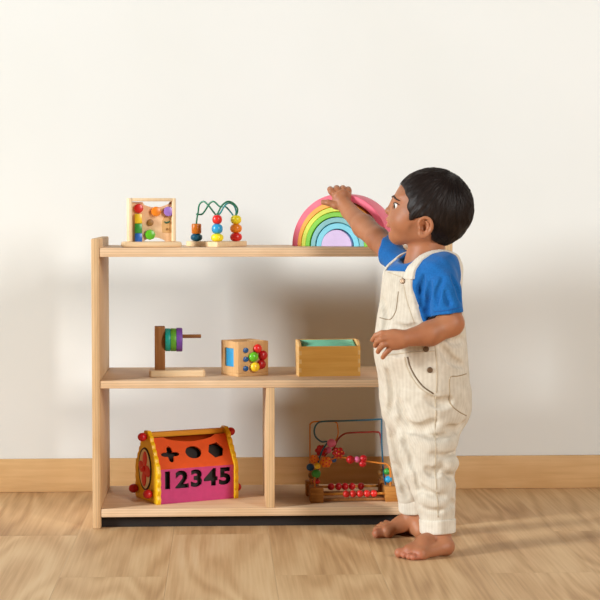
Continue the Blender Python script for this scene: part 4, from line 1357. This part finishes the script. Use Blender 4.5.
S.F = np.maximum(np.maximum(S.F, Y - 345), -np.maximum(G - 3.0, reg + 1.6))   # the shirt ends just under the edge of the bib
shirt_V, shirt_Q = nets(S.F, S.lo, gh)
shirt = kidpart('t_shirt', mesh_np('t_shirt', shirt_V, shirt_Q), BLUE)
O.F = smax(G, reg, 1.0)
# straps: bands over both shoulders, following the shirt
band_n = np.maximum(np.abs(yy + 25.0) - 4.5, Y - 300)
band_f = np.maximum(np.abs(yy - 21.5) - 5.2, Y - 300)
band = np.minimum(band_n, band_f)
lim = np.where(xx > 0, Y - 278, Y - 300)
strap = np.maximum(np.maximum(Sraw - 2.6, -(Sraw + 4.0)), np.maximum(band, lim))
sleeve_far = ((X - 404) * 0.6 - (Z - 34) * 0.0)
straps_F = strap
# legs
near_rows = [(392, 430, -17, 33, 27), (420, 427, -22, 33.5, 26), (440, 425.7, -27, 30, 25), (460, 427.3, -30.5, 25.8, 24), (480, 430, -33, 22.6, 23), (500, 432.3, -36, 19.8, 20.5), (515, 434, -38, 17.2, 17.6), (524, 434.2, -38.5, 16.2, 16.6)]
far_rows = [(392, 414, 18, 28, 27), (420, 412.5, 23, 25, 25), (440, 412.5, 27, 22.5, 23), (460, 414, 31, 21, 22), (480, 416.5, 36, 19.5, 20.5), (500, 419, 41, 17.4, 18), (512, 419.5, 44, 15.6, 16)]
O.op(loft_fn(near_rows, 0.3), (365, 390, -92), (482, 526, 40), 9)
O.op(loft_fn(far_rows, 0.1), (365, 390, -40), (482, 514, 92), 7)
O.ell((452, 404, 4), (19, 27, 33), None, 10)                   # seat
# belly fullness
O.ell((394, 350, -10), (17, 26, 30), None, 12)
O.cap((420, 492, 4), (424, 530, 4), 3.0, 7.0, 4, 'sub')
# folds
for pts, r, k in (
    ([(417.9, 429.7, -60.0), (431.7, 434.7, -60.0), (447.6, 431.1, -58.0)], 2.4, 5), ([(427.8, 446.5, -60.0), (439.6, 450.4, -60.0), (451.7, 449.0, -50.0)], 2.0, 5),
    ([(434.7, 459.2, -60.0), (442.6, 466.1, -60.0), (451.9, 476.7, -50.0)], 2.3, 5), ([(414.2, 480.7, -60.0), (426.0, 488.6, -60.0), (437.8, 491.7, -60.0)], 2.0, 5),
    ([(414.5, 494.8, -58.0), (424.1, 501.4, -60.0), (434.9, 503.4, -60.0)], 1.9, 4), ([(405.7, 445.9, -56.0), (410.8, 471.4, -56.0), (416.7, 499.1, -56.0)], 1.7, 5),
    ([(436.8, 484.8, -60.0), (445.2, 481.6, -56.0), (451.9, 476.7, -50.0)], 2.0, 4), ([(404.2, 421.8, -60.0), (416.0, 424.8, -60.0), (429.6, 418.0, -60.0)], 1.8, 6),
    ([(394.4, 420.1, -42.0), (400.1, 440.6, -44.0), (406.7, 464.8, -48.0)], 2.4, 7), ([(442.7, 423.3, -50.0), (453.3, 427.0, -45.0), (461.8, 421.5, -34.0)], 2.4, 5),
    ([(391.1, 432.0, 4.0), (398.3, 455.8, 14.0), (405.2, 479.4, 20.0)], 1.4, 6), ([(397.2, 471.4, 22.0), (403.8, 488.5, 26.0), (410.5, 503.7, 30.0)], 2.2, 5),
    ([(379.6, 344.1, -30.0), (388.5, 347.3, -40.0), (397.7, 349.8, -46.0)], 1.5, 5), ([(435.7, 344.2, -56.0), (446.4, 356.5, -50.0), (458.1, 363.0, -44.0)], 1.8, 5),
    ([(423.2, 394.1, -64.0), (435.4, 399.5, -60.0), (445.5, 396.8, -58.0)], 1.3, 6), ([(385.6, 369.9, -30.0), (389.6, 392.8, -30.0), (387.7, 412.6, -30.0)], 1.4, 6),
    ([(394.5, 396.6, -40.0), (398.5, 414.5, -40.0), (405.5, 426.3, -40.0)], 1.5, 6), ([(441.3, 332.0, -50.0), (449.9, 339.2, -45.0), (459.5, 337.7, -40.0)], 1.5, 5),
    ([(441.3, 501.2, -56.0), (446.8, 497.1, -52.0), (451.7, 501.3, -45.0)], 1.5, 4), ([(422.0, 463.1, -60.0), (427.9, 467.0, -60.0), (434.7, 463.2, -60.0)], 1.4, 5),
    ([(382.4, 299.7, -10.0), (384.2, 314.6, -12.0), (381.2, 329.6, -12.0)], 1.2, 5), ([(392.3, 323.7, -40.0), (401.7, 327.4, -44.0), (411.1, 324.2, -48.0)], 1.3, 5)):
    crease(O, pts, r * 0.7, k * 1.3)
for pts, r, k in (([(418.0, 437.5, -60.0), (431.7, 442.5, -60.0), (448.9, 440.3, -56.0)], 4.5, 8), ([(431.8, 455.3, -60.0), (441.6, 460.3, -60.0), (450.0, 459.9, -56.0)], 4.5, 8), ([(427.9, 476.8, -60.0), (437.8, 481.8, -60.0), (446.1, 479.6, -56.0)], 4.2, 7),
                  ([(415.2, 489.5, -60.0), (426.1, 495.5, -60.0), (439.8, 496.6, -60.0)], 4.0, 7), ([(399.5, 434.9, -50.0), (405.5, 456.6, -50.0), (413.4, 484.3, -50.0)], 4.0, 8)):
    crease(O, pts, r, k, 5.5, 'add')
wr = 0.3 * np.sin(X * 0.20 + Y * 0.13 + 0.6) * np.sin(Y * 0.17 - Z * 0.11) + 0.25 * np.sin(Y * 0.31 + X * 0.12 + Z * 0.18 + 2.0) * np.sin(X * 0.17 - 1.0)
O.F = O.F + (wr * np.clip((Y - 335) / 60, 0.2, 1.0)).astype(np.float32)
# leg openings
O.cap((433.6, 529.9, -40.0), (435.1, 545.7, -41.0), 14.0, 14.0, 0.8, 'sub')
O.cap((419.9, 524.0, 44.0), (421.1, 546.1, 45.0), 13.2, 13.2, 0.8, 'sub')
Vo, Qo = nets(O.F, O.lo, gh)
dung_me = mesh_np('dungarees', Vo, Qo)
legw = np.clip((Vo[:, 1] - 400) / 40, 0, 1)
nearleg = Vo[:, 2] < (Vo[:, 0] - 420) * 0.1 + 2
lc = np.where(nearleg, 430.0, 415.0); ld = np.where(nearleg, -32.0, 34.0)
ribs(dung_me, Vo, 422 * (1 - legw) + lc * legw, ld * legw, 70.0)
dung = kidpart('dungarees', dung_me, CREAM)
Vs_, Qs_ = nets(straps_F, O.lo, gh)
sm_ = mesh_np('shoulder_straps', Vs_, Qs_); ribs(sm_, Vs_, 421.0, 0.0, 70.0)
kidpart('shoulder_straps', sm_, HEM, parent=dung)
# turned-up cuffs
def cuff(c0, c1, r0, r1, ri):
    Kf = Vol([min(c0[i], c1[i]) - r1 - 8 for i in range(3)], [max(c0[i], c1[i]) + r1 + 8 for i in range(3)], 0.7)
    a = np.array(c0, float); b = np.array(c1, float); ax = b - a; Lx = np.linalg.norm(ax); ax /= Lx
    Xk, Yk, Zk = Kf.xyz((slice(None),) * 3)
    t = (Xk - a[0]) * ax[0] + (Yk - a[1]) * ax[1] + (Zk - a[2]) * ax[2]
    rr = np.sqrt((Xk - a[0] - t * ax[0]) ** 2 + (Yk - a[1] - t * ax[1]) ** 2 + (Zk - a[2] - t * ax[2]) ** 2)
    ang = np.arctan2(Zk - a[2], Xk - a[0])
    R = r0 + (r1 - r0) * t / Lx + 0.4 * np.sin(3 * ang + 1) + 0.25 * np.sin(7 * ang)
    q = smax(rr - R, np.abs(t - Lx / 2 - 0.35 * np.sin(2 * ang)) - Lx / 2, 1.6)
    q = smax(q, ri - rr, 1.2)
    Kf.F = q.astype(np.float32)
    v, f = nets(Kf.F, Kf.lo, Kf.h)
    cm = mesh_np('cuff', v, f); ribs(cm, v, a[0], a[2], 36.0)
    kidpart('cuff', cm, HEM, parent=dung)
cuff((434.1, 514.7, -39.0), (434.3, 528.9, -40.0), 18.3, 17.8, 13.6)
cuff((420.9, 507.7, 44.0), (421.5, 522.5, 45.0), 17.2, 16.8, 13.0)

# ---- draped details
def bvh_of(V, Q): return BVHTree.FromPolygons([tuple(p) for p in V], [tuple(int(i) for i in q) for q in Q])
bvh_o = bvh_of(Vo, Qo); bvh_s = bvh_of(shirt_V, shirt_Q)
def hit(b, u, v, lift=0.0):
    r = b.ray_cast(Vector((u, v, -120)), Vector((0, 0, 1)))
    if r[0] is None: return None, None
    n = r[1]
    if n.z > 0: n = -n
    return r[0] + n * lift, n
def drape(pts, b, lift, n=6):
    out = []
    P3 = catmull([(p[0], p[1], 0) for p in pts], n)
    for p in P3:
        h_, _ = hit(b, p.x, p.y, lift)
        if h_ is not None: out.append(h_)
    return out
def seam(name, pts, r=0.55, m=None, lift=0.1, b=None, label=None, parent=None):
    q = drape(pts, b or bvh_o, lift)
    if len(q) < 2: return
    W = [Vector(c2w(np.array(p))) for p in q]
    bm = bmesh.new(); tube(bm, W, r / CU, 6, smooth=False)
    me = mesh_from_bm(name, bm); me.shade_smooth()
    kidpart(name, me, m or SEAM, label, parent or dung)
seam('side_seam', [(431.0, 392.6, -60.0), (430.6, 414.1, -60.0), (430.2, 443.5, -60.0), (430.4, 473.0, -60.0), (432.0, 497.5, -60.0), (432.5, 510.3, -60.0)], 0.5)
seam('waist_seam', [(384.1, 352.7, -45.0), (395.1, 351.2, -52.0), (406.4, 349.0, -56.0), (417.6, 348.2, -60.0), (429.1, 347.6, -62.0)], 0.5)
seam('placket_seam', [(429.0, 335.9, -62.0), (431.0, 355.4, -62.0), (431.6, 374.8, -62.0), (431.0, 388.7, -60.0)], 0.5)
seam('pocket_opening', [(403.5, 353.8, -56.0), (405.7, 362.5, -58.0), (410.9, 373.0, -60.0), (418.5, 382.6, -62.0), (428.3, 389.5, -62.0)], 0.75, SLIT, label='dark slanted pocket opening')
seam('pocket_hem', [(400.5, 353.8, -56.0), (403.0, 363.4, -58.0), (408.5, 374.9, -60.0), (416.6, 385.0, -62.0), (428.3, 391.9, -62.0)], 0.5)
seam('back_pocket', [(463.3, 372.1, -36.0), (453.1, 373.2, -45.0), (445.0, 374.2, -50.0), (444.6, 387.9, -50.0), (445.6, 399.7, -50.0), (453.7, 407.6, -42.0), (463.4, 413.5, -30.0)], 0.6, paint('pocket_edge', rgb(170, 150, 122), 0.9), label='stitched outline of the back pocket')
seam('bib_pocket', [(395.7, 290.3, -40.0), (394.6, 300.9, -42.0), (392.7, 310.8, -42.0), (387.4, 318.3, -40.0), (379.5, 317.4, -30.0)], 0.55, paint('chest_pocket_edge', rgb(150, 132, 108), 0.9), label='dark edge of the chest pocket')
seam('bib_hem', [(387.3, 271.9, -20.0), (393.4, 274.1, -28.0), (399.7, 276.3, -34.0)], 0.4)
seam('bib_side_hem', [(400.5, 283.6, -36.0), (402.6, 295.2, -40.0), (405.9, 307.8, -42.0), (409.9, 320.4, -46.0)], 0.4)
seam('sleeve_hem', [(427.7, 308.8, -60.0), (434.2, 307.7, -66.0), (443.0, 306.4, -66.0), (454.1, 303.8, -56.0)], 0.4, paint('blue_thread', rgb(24, 84, 156), 0.9), b=bvh_s, parent=shirt)
BRONZE, tb_, bb_ = nt('bronze_button')
bb_.inputs['Base Color'].default_value = rgb(128, 104, 82); bb_.inputs['Metallic'].default_value = 0.7; bb_.inputs['Roughness'].default_value = 0.4
def button(p, b, r=2.9, lift=0.6):
    h_, n = hit(b, p[0], p[1], lift)
    if h_ is None: return
    c = Vector(c2w(np.array(h_))); nw = Vector((n.x, n.z, -n.y)).normalized()
    bm = bmesh.new()
    M = Matrix.Translation(c) @ frame_to(nw)
    R = r / CU
    lathe(bm, [(0, -0.0012), (R, -0.0012), (R, 0.0006), (R * 0.82, 0.0014), (R * 0.6, 0.0008), (R * 0.25, 0.0008), (0, 0.0016)], 20, M)
    me = mesh_from_bm('button', bm); me.shade_smooth()
    kidpart('button', me, BRONZE, 'bronze metal button', dung)
button((399.7, 279.9, -36.0), bvh_o)
button((386.7, 268.3, -18.0), bvh_o, 2.4, 1.2)
button((421.0, 345.8, -60.0), bvh_o)
button((424.8, 366.2, -60.0), bvh_o)
# little print on the shirt at the edge of the bib
def patch(name, pts, r, m, label):
    for (u, v, d_) in pts:
        h_, n = hit(bvh_s, u, v, 0.2)
        if h_ is None: continue
        c = Vector(c2w(np.array(h_))); nw = Vector((n.x, n.z, -n.y)).normalized()
        bm = bmesh.new(); lathe(bm, [(0, 0.0008), (r / CU * 0.8, 0.0007), (r / CU, 0.0), (0, -0.0005)], 16, Matrix.Translation(c) @ frame_to(nw))
        me = mesh_from_bm(name, bm); me.shade_smooth()
        kidpart(name, me, m, label, shirt)
patch('print_patch', [(407.3, 286.9, -40.0), (408.2, 290.3, -40.0)], 2.6, paint('print_yellow', rgb(236, 196, 60), 0.8), 'yellow print')
patch('print_patch', [(407.6, 295.7, -40.0), (408.8, 300.0, -42.0)], 3.0, paint('print_brown', rgb(128, 78, 36), 0.8), 'brown print')

# ---- hair
print('toddler: hair')
Hv = Vol((384, 158, -50), (484, 256, 50), 0.75)
Hv.ell(np.array((433.0, 207.8, 0.0)), (41.2, 40.0, 36.6), HAX, 0)
X2, Y2, Z2 = Hv.xyz((slice(None),) * 3)
loc = ((X2 - HC[0]) * HAX[0][0] + (Z2 - HC[2]) * HAX[0][2])          # forward
lef = ((X2 - HC[0]) * HAX[2][0] + (Z2 - HC[2]) * HAX[2][2])          # sideways
pu = HC[0] - loc * 1.0                                               # profile coordinate
hair_poly = [(396, 158), (399.5, 180.5), (404, 184), (408, 190), (410.5, 199), (411, 208), (411.5, 215), (413, 219.5), (415.5, 219.2), (418, 217.6), (422, 216.4), (427, 216.4), (431, 219), (432.6, 226), (433, 236), (437, 243), (445, 248), (490, 256), (490, 158)]
# the hairline sits further forward in the middle of the forehead
pu3 = pu + 3.0 * np.clip(1 - (lef / 26.0) ** 2, 0, 1) * np.clip((200 - Y2) / 20, 0, 1)
mask = np.empty(Hv.F.shape, np.float32); mask[:] = poly_sdf(pu3 + 0 * Y2, Y2 + 0 * pu3, hair_poly)
crown = Hd(-20, 6, 30)
dX, dY, dZ = X2 - crown[0], Y2 - crown[1], Z2 - crown[2]
az = np.arctan2(dY, dX) ; rd = np.sqrt(dX ** 2 + dY ** 2 + dZ ** 2)
azz = np.arctan2(dZ, dX)
streak = 0.45 * np.sin(az * 23 + np.sin(azz * 5) * 2) * np.sin(azz * 17 + 1) + 0.3 * np.sin(az * 47 + rd * 0.1) + 0.25 * np.sin(azz * 41 + rd * .13)
edge = mask + 1.0 * np.sin(az * 31 + azz * 13) 
Hv.F = smax(Hv.F + streak.astype(np.float32) * 0.55, edge, 2.2)
Vh, Qh = nets(Hv.F, Hv.lo, Hv.h)
hair_me = mesh_np('hair', Vh, Qh)
# flow coordinates for the strand texture
dv = Vh - crown
nrm = dv / (np.linalg.norm(dv, axis=1)[:, None] + 1e-6)
# direction around the crown axis
axc = (crown - HC); axc = axc / np.linalg.norm(axc)
pr = dv - (dv @ axc)[:, None] * axc
pn = pr / (np.linalg.norm(pr, axis=1)[:, None] + 1e-6)
flow = np.concatenate([pn[:, :1] * 1.0, pn[:, 1:2], pn[:, 2:3]], 1).astype(np.float32)
fa = hair_me.attributes.new('flow', 'FLOAT_VECTOR', 'POINT'); fa.data.foreach_set('vector', flow.ravel())
ra = hair_me.attributes.new('reach', 'FLOAT', 'POINT'); ra.data.foreach_set('value', (np.linalg.norm(dv, axis=1) / 60).astype(np.float32))
def hair_material(name, k=1.0):
    m, t, b = nt(name); L = t.links
    a = node(t, 'ShaderNodeAttribute'); a.attribute_name = 'flow'
    r_ = node(t, 'ShaderNodeAttribute'); r_.attribute_name = 'reach'
    sc = node(t, 'ShaderNodeVectorMath', operation='SCALE'); sc.inputs['Scale'].default_value = 26
    L.new(a.outputs['Vector'], sc.inputs[0])
    n = node(t, 'ShaderNodeTexNoise', noise_dimensions='4D'); n.inputs['Scale'].default_value = 1.0; n.inputs['Detail'].default_value = 4
    L.new(sc.outputs[0], n.inputs['Vector']); L.new(r_.outputs['Fac'], n.inputs['W'])
    c = ramp(t, n.outputs['Fac'], [(0.35, rgb(18, 12, 10)), (0.7, rgb(40, 27, 22))])
    L.new(c, b.inputs['Base Color'])
    b.inputs['Roughness'].default_value = 0.48
    b.inputs['Specular IOR Level'].default_value = 0.22
    bp = node(t, 'ShaderNodeBump'); bp.inputs['Strength'].default_value = 0.7; bp.inputs['Distance'].default_value = 0.0016
    L.new(n.outputs['Fac'], bp.inputs['Height']); L.new(bp.outputs[0], b.inputs['Normal'])
    return m
HAIRM = hair_material('dark_hair')
hair = kidpart('hair', hair_me, HAIRM, 'short black-brown hair')
# fine strands lying along the cap, fraying the hairline
rs_ = np.random.RandomState(3)
sel = rs_.choice(len(Vh), 3600, replace=False)
outc = (Vh - HC); outn = outc / np.linalg.norm(outc, axis=1)[:, None]
bm = bmesh.new()
for i in sel:
    p = Vh[i]; n_ = outn[i]
    if (p - HC) @ n_ < 30: continue
    if np.linalg.norm(p - crown) < 5: continue
    d_ = pn[i] - n_ * (pn[i] @ n_); q_ = np.linalg.norm(d_)
    if q_ < 0.2: continue
    d_ /= q_
    d_ = d_ + rs_.normal(0, 0.12, 3)
    side = np.cross(d_, n_); side /= np.linalg.norm(side)
    Ls = rs_.uniform(5, 9); wd = rs_.uniform(0.18, 0.34)
    lift = rs_.uniform(0.0, 0.35)
    prev = None
    for k in range(4):
        s_ = k / 3
        c_ = p + d_ * Ls * s_
        rr_ = np.linalg.norm((c_ - HC))
        # stay on the cap surface
        base_r = np.linalg.norm(p - HC)
        c_ = HC + (c_ - HC) / rr_ * (base_r + lift)
        w_ = wd * (1 - 0.75 * s_)
        a_ = bm.verts.new(c2w(c_ + side * w_)); b_ = bm.verts.new(c2w(c_ - side * w_)); e_ = bm.verts.new(c2w(c_ + n_ * w_ * 0.9))
        if prev: 
            bm.faces.new((prev[0], a_, e_, prev[2])); bm.faces.new((prev[2], e_, b_, prev[1]))
        prev = (a_, b_, e_)
me = mesh_from_bm('hair_strands', bm); me.shade_smooth()
o = kidpart('hair_strands', me, paint('strand_brown', rgb(34, 23, 18), 0.45, spec=0.25), parent=hair); o['kind'] = 'stuff'

# ---- eyes and brows
def eye(s):
    c = Hp(398.0, 205.6, EYE_Y * s)
    R_ = 5.0
    look = np.array(HAX[0]) * 0.86 + np.array(HAX[1]) * -0.10 + np.array(HAX[2]) * (0.34 if s > 0 else -0.1)
    W = Vector(c2w(c)); dirw = Vector((look[0], look[2], -look[1])).normalized()
    M = Matrix.Translation(W) @ frame_to(dirw)
    bm = bmesh.new(); ball(bm, (0, 0, 0), R_ / CU, 1.0, 28, M=None)
    for v in bm.verts: v.co = M @ v.co
    me = mesh_from_bm('eye', bm); me.shade_smooth()
    e = kidpart('eye', me, paint('eye_white', rgb(232, 226, 220), 0.15), parent=body)
    bm = bmesh.new()
    r_ = R_ / CU
    prof = [(0, 0.03), (0.25, 0.02), (0.50, -0.10), (0.56, -0.16)]
    lathe(bm, [(0, r_ * 1.02), (r_ * 0.28, r_ * 0.985), (r_ * 0.47, r_ * 0.905), (r_ * 0.53, r_ * 0.83), (0, r_ * 0.7)], 24, M)
    me = mesh_from_bm('iris', bm); me.shade_smooth()
    kidpart('iris', me, paint('iris_brown', rgb(36, 22, 16), 0.1), parent=e)
for s in (1, -1): eye(s)
bvh_b = bvh_of(Vb, Qb)
def lash(pts, r, name, m, parent, tap):
    q = []
    for p in catmull(pts, 5):
        near = bvh_b.find_nearest(p)
        q.append(Vector(c2w(np.array(near[0] + (near[0] - Vector(HC)).normalized() * 0.25))))
    bm = bmesh.new(); tube(bm, q, r / CU, 6, smooth=False, taper=tap)
    me = mesh_from_bm(name, bm); me.shade_smooth()
    kidpart(name, me, m, parent=parent)
BROW = paint('brow_hair', rgb(58, 36, 26), 0.8)
for s in (1, -1):
    lash([Hp(393.5, 196.6, 6 * s), Hp(393.5, 196.2, 11 * s), Hp(395.5, 198.0, 17 * s), Hp(399.0, 201.0, 22 * s)], 1.1, 'eyebrow', BROW, body, lambda t: 0.3 + 0.75 * math.sin(PI * min(1, 0.12 + t * 0.88)) ** 0.6)
    lash([Hp(395.2, 203.1, (EYE_Y - 5) * s), Hp(394.2, 202.6, EYE_Y * s), Hp(396.0, 203.3, (EYE_Y + 5) * s), Hp(399.4, 205.2, (EYE_Y + 7) * s)], 0.6, 'eyelash', BROW, body, lambda t: 0.7 + 0.3 * math.sin(PI * t))
# ------------------------------------------------------------------ light and camera
def area(name, loc, target, size, power, col, sy=None):
    l = bpy.data.lights.new(name, 'AREA')
    l.shape = 'RECTANGLE' if sy else 'SQUARE'
    l.size = size
    if sy: l.size_y = sy
    l.energy = power
    l.color = col
    o = bpy.data.objects.new(name, l)
    COL.objects.link(o)
    o.location = loc
    d = Vector(target) - Vector(loc)
    o.rotation_euler = d.to_track_quat('-Z', 'Y').to_euler()
    return o
area('softbox_light', (-7.94, 0.27, 2.75), (0.1, 4.1, 0.4), 1.6, 940, (0.94, 0.985, 1.0), 2.4)
area('softbox_light', (3.3, -0.55, 2.35), (0.1, 4.2, 0.4), 0.7, 185, (1.0, 0.97, 0.93), 2.0)
area('ceiling_bounce_fill', (0.2, 2.6, 3.6), (0.1, 4.2, 0.0), 2.0, 4, (0.95, 0.985, 1.0))  # added overhead fill standing in for bounce off the unseen ceiling
w = bpy.data.worlds.new('room_light'); SC.world = w; w.use_nodes = True
bgn = w.node_tree.nodes['Background']
bgn.inputs[0].default_value = (1.0, 0.86, 0.7, 1); bgn.inputs[1].default_value = 0.008

cam = bpy.data.cameras.new('camera')
co = bpy.data.objects.new('camera', cam); COL.objects.link(co)
cam.sensor_width = 36; cam.lens = 36 * 1700 / 600
cam.clip_start = 0.05
co.location = (0, 0, 0.7407)
co.rotation_euler = (PI / 2 - math.atan(90 / 1700), 0, -math.atan(80 / 1700))
SC.camera = co
SC.view_settings.view_transform = 'Standard'
SC.view_settings.look = 'None'
SC.view_settings.exposure = 0.07
SC.view_settings.gamma = 1.0
SC.view_settings.use_curve_mapping = False
